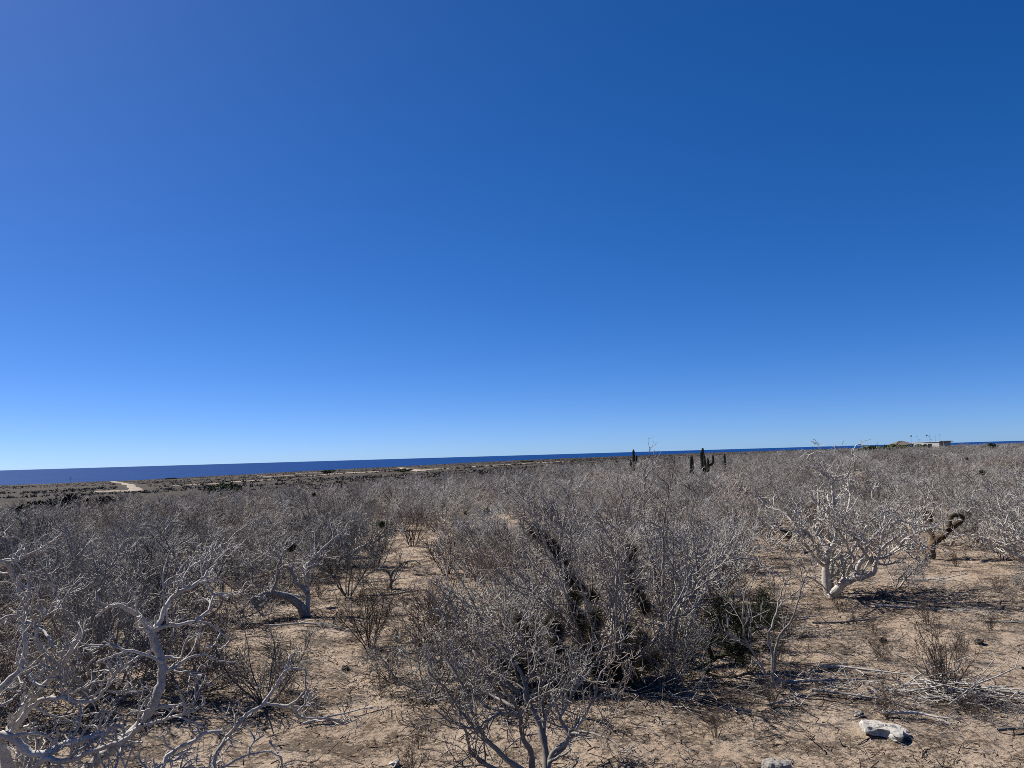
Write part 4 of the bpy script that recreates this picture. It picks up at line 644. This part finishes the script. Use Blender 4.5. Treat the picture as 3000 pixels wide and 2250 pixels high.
for x, y, wd, h, lab in [
  (-.3645 * 84, 84, 3.1, 1.5, 'dark green bush at the back edge of the grey thicket, left of centre'),
  (-.236 * 330, 330, 4.8, 1.6, 'low green bush on the plain silhouetted near the sea'),
  (-.135 * 240, 232, 3.6, 1.1, 'small dark green bush beside the short pale track'),
  (-.435 * 560, 560, 6, 1.2, 'dark green bush far out on the plain below the horizon'),
  (-.60 * 52, 52, 4.5, 1.5, 'olive bush at the far left edge behind the thicket'),
  (-.53 * 55, 55, 4.0, 1.5, 'olive bush behind the left thicket, next to the edge one'),
  (.455 * 158, 158, 8, 1.9, 'green bush right of the white arch'),
  (.482 * 168, 168, 8, 1.9, 'green bush between the white arch and the thatched house'),
  (.513 * 183, 183, 3.4, 2.0, 'green bush growing in front of the white house wall'),
  (.61 * 150, 150, 3, 1.6, 'reddish olive bush on the skyline right of the houses'),
  (.0 * 300 + 6, 420, 5, 1.0, 'dark bush on the skyline of the plain near the centre')]:
    green_bush(x, y, wd, h, int(abs(x) * 10), lab, 'green_bush', M['olive'] if 'olive' in lab else M['green'])

# ------------------------------------------------------------------ cardon cacti
def ribbed(P, r, ribs=10):
    n = P.shape[1]; sides = ribs * 2
    V, F = tube(P, np.full((1, n), 1.0), sides)
    V = V.reshape(n, sides, 3); c = P[0][:, None]
    rr = np.array(r)[:, None] * np.where(np.arange(sides) % 2 == 0, 1.0, .78)[None]
    return ((V - c) * rr[..., None] + c).reshape(-1, 3), F
def cardon(x, y, top, r, label, arms=(), lean=0.0):
    z0 = tz(x, y); e = empty('column_cactus', (x, y, z0)); h = top - z0
    def col(pts, rr):
        g_ = np.random.default_rng(int(x * 100)); P, _ = resample(pts, .1, .1, .12, g_, .004, 0); n = P.shape[1]
        rad_ = rr * (1 + .08 * np.sin(np.arange(n) * .9)) * np.minimum(1, np.sqrt(np.maximum(.02, (n - 1 - np.arange(n)) / 2.2)))
        return raw_mesh('column', *ribbed(P, rad_), False, M['cactus'])
    link('trunk', col([(0, 0, -.1), (lean * .5, 0, h * .5), (lean, 0, h)], r), e)
    for (ax, at_, ah) in arms:
        link('arm', col([(0, 0, at_), (ax * .55, 0, at_ - .03), (ax, 0, at_ + .16), (ax * 1.03, 0, at_ + .16 + (ah - at_) * .5), (ax * 1.05, 0, ah)], r * .8), e)
    return tag(e, label, 'cactus', 'column cacti above the thicket')
cardon(11.32, 75, 2.85, .125, 'tall dark column cactus standing alone against the sea, nearest the centre', ((.26, 1.5, 2.2), (-.3, 1.2, 1.85)))
cardon(12.98, 58, 2.24, .145, 'thick column cactus at the left end of the cactus cluster')
cardon(13.45, 56, 2.0, .115, 'short column cactus low in the middle of the cactus cluster', ((-.2, .8, 1.3),))
cardon(14.21, 60, 2.6, .115, 'tallest forked-top column cactus in the cactus cluster', ((.1, 2.1, 2.58),))
cardon(14.46, 60.3, 2.28, .11, 'straight column cactus right of the tallest in the cluster')
cardon(14.66, 60, 2.02, .105, 'column cactus with one upturned arm at the right end of the cluster', ((.38, 1.3, 2.08),))
cardon(18.59, 70, 2.2, .105, 'single slim column cactus to the right of the cactus cluster')

# dead tree on the plain
def dead_tree(x, y, h):
    gg = np.random.default_rng(3); e = empty('dead_tree', (x, y, tz(x, y)))
    P, Rr = walk(gg, np.array([[0, 0, -.2]]), np.array([[0, 0, 1.]]), np.array([h]), np.array([.16]), np.array([.05]), 8, .06, .1)
    link('trunk', raw_mesh('trunk', *tube(P, Rr, 6), True, M['darkgrey']), e)
    cr = grow(gg, P, Rr, [dict(k=11, t0=.35, t1=1, ang=(30, 70), ln=(.25, .45), rf=.6, rmin=.05, nseg=4, wig=.15, up=.1), dict(k=5, t0=.3, t1=1, ang=(25, 60), ln=(.3, .5), rf=.8, rmin=.04, nseg=3, wig=.2, up=.05)])
    link('crown', raw_mesh('crown', *join([tube(p, r, 3) for p, r, _ in cr]), True, M['darkgrey']), e)
    tag(e, 'lone bare dead tree on the plain against the sea, far left', 'tree')
dead_tree(-.561 * 640, 640, 5.6)

# ------------------------------------------------------------------ far houses, arch, poles
def plain_mat(name, c, rough=.8, var=.12):
    m_, t_, b_ = mat(name, rough, .2); gp = node(t_, 'ShaderNodeTexCoord').outputs['Object']
    t_.links.new(ramp(t_, noise(t_, gp, 1.7, 5, .65), [(.3, tuple(v * (1 - var) for v in c)), (.7, tuple(min(.9, v * (1 + var)) for v in c))]), b_.inputs['Base Color']); return m_
M['stucco'] = plain_mat('white_stucco', (0.4608, 0.4352, 0.384)); M['thatch'] = plain_mat('thatch', (0.1088, 0.0928, 0.0736), .95, .3); M['steel'] = plain_mat('grey_steel', (0.1024, 0.1088, 0.1152), .5)
M['darkglass'] = plain_mat('dark_opening', (0.0192, 0.0192, 0.0224), .3); M['white'] = plain_mat('white_paint', (0.512, 0.512, 0.4992), .5, .05); M['earth'] = plain_mat('brown_plaster', (0.192, 0.1472, 0.1088))
def boxm(name, x0, x1, y0, y1, z0, z1, matt, parent, bev=.0):
    V = [(x, y, z) for x in (x0, x1) for y in (y0, y1) for z in (z0, z1)]
    F = [(0, 1, 3, 2), (4, 6, 7, 5), (0, 4, 5, 1), (2, 3, 7, 6), (0, 2, 6, 4), (1, 5, 7, 3)]
    return link(name, raw_mesh(name, V, F, False, matt), parent)
hx, hy = 93.4, 190.0; hz = min(tz(hx, hy), .9); e = empty('thatched_house', (hx, hy, hz))
H1 = 3.4 - hz
boxm('wall', -1.7, 1.7, 0, 3.2, -.3, H1 - 1.05, M['earth'], e)
rv = [(-2.6, -.9, H1 - 1.15), (2.3, -.9, H1 - .85), (2.3, 4, H1 - .85), (-2.6, 4, H1 - 1.15), (-.35, 1.2, H1 - .02), (.9, 1.4, H1 - .08)]
ro = link('roof', raw_mesh('roof', rv + [(a, b_, c - .14) for a, b_, c in rv[:4]], [(0, 1, 5, 4), (1, 2, 5, 5), (2, 3, 4, 5), (3, 0, 4, 4), (0, 6, 7, 1), (1, 7, 8, 2), (2, 8, 9, 3), (3, 9, 6, 0), (6, 9, 8, 7)], False, M['thatch']), e)
boxm('door', .75, 1.4, -.04, -.005, -.2, H1 - 1.15, M['darkglass'], e); boxm('window', -1.1, -.3, -.04, -.005, .9, H1 - 1.3, M['darkglass'], e)
for px_ in (-2.3, 2.05): boxm('post', px_ - .07, px_ + .07, -.7, -.56, -.3, H1 - .98, M['thatch'], e)
tag(e, 'low house with dark thatched hip roof on the skyline, far right', 'house')
hx, hy = 98.6, 189.0; hz = tz(hx, hy); e = empty('white_house', (hx, hy, hz), R(-58)); H2 = 2.98 - hz
boxm('wall', -3.3, 3.0, 0, 5, -.4, H2 - .12, M['stucco'], e); boxm('roof', -3.4, 3.1, -.1, 5.1, H2 - .12, H2, M['white'], e)
boxm('parapet', -3.0, -.4, -.2, -.1, -.4, H2 - .3, M['white'], e)
boxm('window', .3, 1.2, -.05, -.004, 1.0, H2 - .5, M['darkglass'], e)
av = [(3.1, -.2, H2 - .25), (3.6, -.2, H2 + .02), (4.2, -.2, H2 - .12), (4.2, 4, H2 - .12), (3.6, 4, H2 + .02), (3.1, 4, H2 - .25)]
link('porch_roof', raw_mesh('porch_roof', av + [(a, b_, c + .1) for a, b_, c in av], [(0, 1, 4, 5), (1, 2, 3, 4), (6, 11, 10, 7), (7, 10, 9, 8), (0, 6, 7, 1), (1, 7, 8, 2), (2, 8, 9, 3), (3, 9, 10, 4), (4, 10, 11, 5), (5, 11, 6, 0)], False, M['thatch']), e)
for px_ in (3.2, 4.05): boxm('post', px_, px_ + .12, -.1, .02, -.4, H2 - .2, M['earth'], e)
tag(e, 'low white flat-roofed house on the skyline, far right', 'house')
def pole(x, y, top, r, head, label):
    z0 = tz(x, y); e = empty('lamp_post' if head else 'mast', (x, y, z0)); h = top - z0
    g_ = np.random.default_rng(1); P, _ = resample([(0, 0, -.2), (0, 0, h * .5), (.02, 0, h)], r, r * .6, .5, g_, 0, 0)
    link('pole', raw_mesh('pole', *tube(P, np.linspace(r, r * .6, P.shape[1])[None], 6), True, M['steel']), e)
    if head:
        ln_ = np.linspace(0, math.pi, 6); rr = np.maximum(.02, np.sin(ln_)) * .24
        link('lamp_head', raw_mesh('lamp_head', *tube(np.stack([np.zeros(6), np.zeros(6), h + .18 - np.cos(ln_) * .2], -1)[None], rr[None], 8), True, M['steel']), e)
    else:
        boxm('crossarm', -.28, .28, -.02, .02, h * .86, h * .86 + .05, M['steel'], e)
    tag(e, label, 'lamp post' if head else 'mast', 'thin poles behind the houses')
for x, top, hd, lab in [(98.5, 4.35, 1, 'lamp post with round head rising left of the white house roof'), (99.93, 4.87, 0, 'thin mast second from the left behind the white house'), (100.47, 4.16, 0, 'short thin mast beside the second one behind the white house'),
   (102.39, 4.4, 1, 'lamp post with round head over the middle of the white house'), (103.05, 4.9, 0, 'tall mast just right of the middle lamp post'), (103.42, 4.0, 0, 'short mast right of the tall middle mast'), (104.46, 4.9, 0, 'tall thin mast over the right end of the white house'), (105.64, 5.15, 0, 'rightmost and tallest thin mast behind the houses')]:
    pole(x, 196, top, .024, hd, lab)
pole(78.06, 170, 3.35, .05, 0, 'single dark mast between the white arch and the thatched house')
hz = tz(65.4, 150); e = empty('white_arch', (65.4, 150, hz)); a_ = np.linspace(0, math.pi, 22)
P = np.stack([-np.cos(a_) * 1.25, np.zeros(22), np.sin(a_) * (2.85 - hz) - .05], -1)[None]
link('hoop', raw_mesh('hoop', *tube(P, np.full((1, 22), .09), 8), True, M['white']), e)
for s_ in (-1, 1): boxm('footing', s_ * 1.25 - .16, s_ * 1.25 + .16, -.16, .16, -.3, .12, M['white'], e)
tag(e, 'thin white arch standing in the scrub on the skyline', 'arch')

# ------------------------------------------------------------------ white slab of rock and small stones
def rock(x, y, outline, th, label, matt, rz=0., seed=1, lift=.03, tilt=(0, 0), name='rock', cat='rock', hollow=0.0):
    gg = np.random.default_rng(seed); o2 = np.array(outline); n = len(o2); rings = []
    for k, (s, z) in enumerate([(.90, -1.), (1., -.55), (1.0, .25), (.88, .75), (.62, .95), (.3, 1.), (.05, .98)]):
        jit = gg.normal(0, .012, (n, 2)) * s
        zz = z * th * .5 + gg.normal(0, th * .10, n)
        rings.append(np.column_stack([o2 * s + jit, zz]))
    V = np.array(rings).reshape(-1, 3); ii = np.arange(len(rings) * n).reshape(len(rings), n)
    F = np.stack([ii[:-1], np.roll(ii[:-1], -1, 1), np.roll(ii[1:], -1, 1), ii[1:]], -1).reshape(-1, 4)
    Vb = np.vstack([V, [[0, 0, -th * .45]]]); bot = np.stack([np.full(n, len(V)), np.roll(ii[0], -1), ii[0], ii[0]], -1)[:, :3]
    me = bpy.data.meshes.new(name); me.from_pydata(Vb.tolist(), [], F.tolist() + bot.tolist()); me.materials.append(matt)
    o = link(name, me); o.location = (x, y, tz(x, y) + lift); o.rotation_euler = (tilt[0], tilt[1], rz)
    sub = o.modifiers.new('subdivision', 'SUBSURF'); sub.levels = 2; sub.render_levels = 2; sub.subdivision_type = 'SIMPLE'
    tx = bpy.data.textures.new(name, 'CLOUDS'); tx.noise_scale = .05; tx.noise_depth = 3
    dm = o.modifiers.new('rough', 'DISPLACE'); dm.texture = tx; dm.strength = th * .3; dm.mid_level = .5
    return tag(o, label, cat)
m_, t_, b_ = mat('white_rock', .9, .15); gp = node(t_, 'ShaderNodeTexCoord').outputs['Object']
cc = ramp(t_, noise(t_, gp, 9, 6, .7), [(.3, (.27, .25, .21)), (.6, (.41, .39, .35))]); cc = mix(t_, ramp(t_, noise(t_, gp, 26, 5, .8), [(.60, 0), (.72, .7)]), cc, (0.2112, 0.1984, 0.1664))
t_.links.new(cc, b_.inputs['Base Color']); bump(t_, b_, noise(t_, gp, 40, 6, .75), 1, .012); M['whiterock'] = m_
rock(3.27, 7.36, [(-.21, .02), (-.19, .10), (-.13, .15), (-.04, .13), (.02, .10), (.10, .11), (.17, .07), (.20, .0), (.19, -.06), (.13, -.07), (.10, -.14), (.03, -.15), (.0, -.08), (-.05, -.05), (-.12, -.05), (-.18, -.04)], .068, 'flat ragged white rock lying on the sand, lower right', M['whiterock'], R(-6), 4, .04, (.10, .10))
M['greystone'] = plain_mat('grey_stone', (0.2176, 0.1984, 0.1792), .9, .3); M['darkclod'] = plain_mat('dark_clod', (0.0352, 0.02688, 0.02176), .95, .4)
rs = random.Random(9)
for i, (x, y, s, lab, mt) in enumerate([(3.30, 7.98, .06, 'small pale grey stone behind the flat white rock', 'greystone'), (2.05, 6.62, .13, 'grey crumbled stone at the bottom edge right of centre', 'greystone'), (-1.0, 6.9, .045, 'small dark clod on sand near the front shrub', 'darkclod'),
      (-2.2, 10.2, .06, 'black clod on sand before the lone dry shrub', 'darkclod'), (-1.1, 7.05, .05, 'pale chip of stone left of the front shrub', 'whiterock'), (4.9, 10.9, .07, 'dark clod on sand behind the stick pile', 'darkclod'), (3.2, 10.5, .09, 'dark lump on sand before the large pale tree', 'darkclod'), (2.9, 6.35, .06, 'dark clod at the bottom edge below the white rock', 'darkclod'), (5.9, 10.4, .08, 'dark lump on sand at far right', 'darkclod')]):
    ol = [(math.cos(a) * s * rs.uniform(.7, 1.1), math.sin(a) * s * rs.uniform(.5, .9)) for a in [k * math.pi / 5 for k in range(10)]]
    rock(x, y, ol, s * .9, lab, M[mt], rs.uniform(0, 6), 20 + i, s * .25, name='stone' if mt != 'darkclod' else 'clod', cat='stone' if mt != 'darkclod' else 'clod')

# ------------------------------------------------------------------ fallen branches, stick pile, litter
def fallen(x, y, rz, L, r, label, seed, matt='dead', lift=.03, twn=5, group='fallen branches on the sand'):
    gg = np.random.default_rng(seed); e = empty('fallen_branch', (x, y, tz(x, y) + lift), rz)
    P, Rr = walk(gg, np.array([[-L / 2, 0, 0.]]), np.array([[1., 0, 0]]), np.array([L]), np.array([r]), np.array([r * .35]), 9, .16, 0)
    P[..., 2] = P[..., 2] * .25 + r * .4; P[..., 2] = np.maximum(P[..., 2], 0.0)
    link('limb', raw_mesh('limb', *tube(P, Rr, 6), True, M[matt]), e)
    cr = grow(gg, P, Rr, [dict(k=twn, t0=.25, t1=1, ang=(20, 60), ln=(.2, .5), rf=.6, rmin=.004, nseg=4, wig=.25, up=-.02, zmin=-.01), dict(k=2, t0=.3, t1=1, ang=(25, 60), ln=(.3, .6), rf=.7, rmin=.003, nseg=3, wig=.25, up=-.02, zmin=-.01)])
    for p, _, _ in cr: p[..., 2] *= .5
    link('twigs', raw_mesh('twigs', *join([tube(p, q, 3) for p, q, _ in cr]), True, M[matt]), e)
    return tag(e, label, 'branch', group)
FB = [(3.35, 9.1, .15, 1.2, .022, 'bleached dead branch lying left of the stick pile'), (4.0, 9.35, -.2, 1.0, .018, 'pale dead branch behind the stick pile'), (5.15, 8.55, -.55, 1.1, .02, 'long pale dead stick reaching right out of the pile'),
      (3.5, 8.45, -.4, .9, .014, 'grey dead stick between sapling and stick pile'), (4.9, 11.9, -.2, 1.1, .022, 'dark fallen branch on the sand before the large pale tree'), (4.2, 12.3, .25, .8, .016, 'short fallen branch below the trunk of the large pale tree'),
      (6.4, 12.6, -.35, 1.5, .024, 'long fallen branch in the shadow of the large pale tree'), (7.2, 11.8, .2, .9, .016, 'fallen branch right of the pale tree shadow'), (6.0, 9.1, -.1, .7, .02, 'dark stick stub on sand at far right'), (4.62, 7.45, -.05, .55, .016, 'short dark stick at the right edge, level with the white rock'),
      (-3.3, 12.6, -.1, 1.3, .018, 'fallen branch in the shade under the bent pale tree'), (-2.3, 15.4, .15, 1.1, .02, 'dark fallen branch in the middle clearing beside the arched sapling'), (-.9, 12.1, -.3, 1.0, .016, 'fallen branch near the small dry shrub in the clearing'), (-2.7, 17.4, .1, 1.3, .02, 'fallen branch lying across the back of the clearing'),
      (2.7, 8.25, .3, .5, .012, 'short pale stick leaning at the foot of the sapling'), (8.0, 15.6, .1, 1.4, .02, 'fallen branch beyond the large pale tree'), (3.75, 7.75, -.55, .6, .02, 'bleached twisted stick just right of the white rock'), (-1.8, 8.2, .5, .8, .012, 'thin fallen twig on the sand left of the front shrub')]
for i, q in enumerate(FB): fallen(q[0], q[1], q[2], q[3], q[4], q[5], 40 + i, 'dead' if 'dark' not in q[5] else 'darkgrey')

def sticks(n, cx, cy, sx, sy, hmax, ln, r, seed, aim=None, spread=.6, nseg=4):
    gg = np.random.default_rng(seed); x = gg.normal(cx, sx, n); y = gg.normal(cy, sy, n)
    a = gg.uniform(0, 6.28, n) if aim is None else gg.normal(aim, spread, n)
    fall = np.exp(-(((x - cx) / sx) ** 2 + ((y - cy) / sy) ** 2) / 2)
    z = terrain(x, y) + gg.uniform(0.0, 1, n) * hmax * fall + .006
    D = np.stack([np.cos(a), np.sin(a), gg.normal(0, .12, n)], -1); L = gg.uniform(*ln, n)
    r0 = gg.uniform(r[0], r[1], n)
    return walk(gg, np.stack([x, y, z], -1) - D * L[:, None] * .5, D, L, r0, r0 * .4, nseg, .30, 0)
pile = [tube(*sticks(70, 4.45, 8.42, .36, .2, .18, (.3, .9), (.004, .012), 1, -.35, .8), 4), tube(*sticks(120, 4.5, 8.35, .5, .28, .10, (.15, .6), (.002, .006), 2, -.4, 1.0), 3),
        tube(*sticks(70, 2.0, 8.6, .7, .3, .15, (.2, .7), (.002, .006), 5, -.3, 1.1), 3), tube(*sticks(60, 3.4, 8.9, .6, .3, .06, (.15, .7), (.002, .008), 6, .0, 1.0), 3)]
tag(link('stick_litter', raw_mesh('stick_litter', *join(pile), True, M['dead'])), 'heaps of bleached dead sticks around the sapling and wiry shrub', None, None, 'stuff')

def litter(n, seed, ln, r, rmaxd, clump):
    gg = np.random.default_rng(seed); X = []
    D = np.sqrt(gg.uniform(5.2 ** 2, rmaxd ** 2, n * 4)); u = gg.uniform(-.75, .75, n * 4); x = u * D; y = D
    keep = (vnoise(x * .9 + seed, y * .9) * .6 + vnoise(x * 3.1, y * 3.1 + seed) * .5) > gg.uniform(-.5, .5, n * 4) + clump
    x, y = x[keep][:n], y[keep][:n]; m = len(x)
    a = gg.uniform(0, 6.28, m); D = np.stack([np.cos(a), np.sin(a), gg.normal(0, .18, m)], -1); L = gg.uniform(*ln, m); r0 = gg.uniform(*r, m)
    z = terrain(x, y) + .004
    return walk(gg, np.stack([x, y, z], -1) - D * L[:, None] * .4, D, L, r0, r0 * .5, 2, .3, 0)
tag(link('twig_litter', raw_mesh('twig_litter', *join([tube(*litter(10000, 1, (.06, .3), (.0015, .0045), 15, .25), 3), tube(*litter(7000, 2, (.12, .5), (.003, .006), 26, .1), 3)]), True, M['litgrey'])), 'grey dead twigs strewn over the sand', None, None, 'stuff')
tag(link('bark_litter', raw_mesh('bark_litter', *join([tube(*litter(12000, 3, (.02, .13), (.002, .005), 14, .32), 3), tube(*litter(8000, 4, (.08, .3), (.003, .008), 26, .1), 3)]), True, M['litbrown'])), 'dark brown crumbs of bark and dry leaves on the sand', None, None, 'stuff')

def litter_under(spots_, per, sig, ln, r, seed):
    gg = np.random.default_rng(seed); c = np.repeat(np.array(spots_), per, 0); m = len(c)
    x = c[:, 0] + gg.normal(0, sig, m) + .15; y = c[:, 1] + gg.normal(0, sig, m) - .1
    a = gg.uniform(0, 6.28, m); D = np.stack([np.cos(a), np.sin(a), gg.normal(0, .2, m)], -1); L = gg.uniform(*ln, m); r0 = gg.uniform(*r, m)
    return walk(gg, np.stack([x, y, terrain(x, y) + .005], -1) - D * L[:, None] * .4, D, L, r0, r0 * .5, 2, .3, 0)
feet = [(q[2], q[3]) for q in single] + [tuple(LIMBS[k]['base'][:2]) for k in LIMBS] + [(q[0], q[1]) for q in ind[:90]]
tag(link('leaf_litter', raw_mesh('leaf_litter', *join([tube(*litter_under(feet, 110, .45, (.03, .16), (.002, .007), 1), 3), tube(*litter_under(feet, 45, .55, (.1, .4), (.002, .005), 2), 3)]), True, M['litbrown'])), 'dark dry leaf and twig litter gathered under the shrubs', None, None, 'stuff')

# small dry tufts on the open sand
rr_ = random.Random(12); tufts = []
tries = 0
while len(tufts) < 34 and tries < 4000:
    tries += 1
    D = math.sqrt(rr_.uniform(6.6 ** 2, 19 ** 2)); u = rr_.uniform(-.42, .64); x = u * D
    if not any(inside(p, x, D) for p in CLEAR[:2]): continue
    if any((x - a) ** 2 + (D - b_) ** 2 < .36 for a, b_ in tufts) or math.hypot(x - 3.27, D - 7.36) < .5: continue
    tufts.append((x, D))
for i, (x, y) in enumerate(tufts):
    where = 'in the middle clearing' if x < .5 else 'on the open sand at right'
    place(f'brown{i % 4}', 'dry_tuft', x, y, i * 1.7, rr_.uniform(.22, .42), 'small dry twiggy tuft ' + where, 'tuft', 'small dry tufts ' + where)
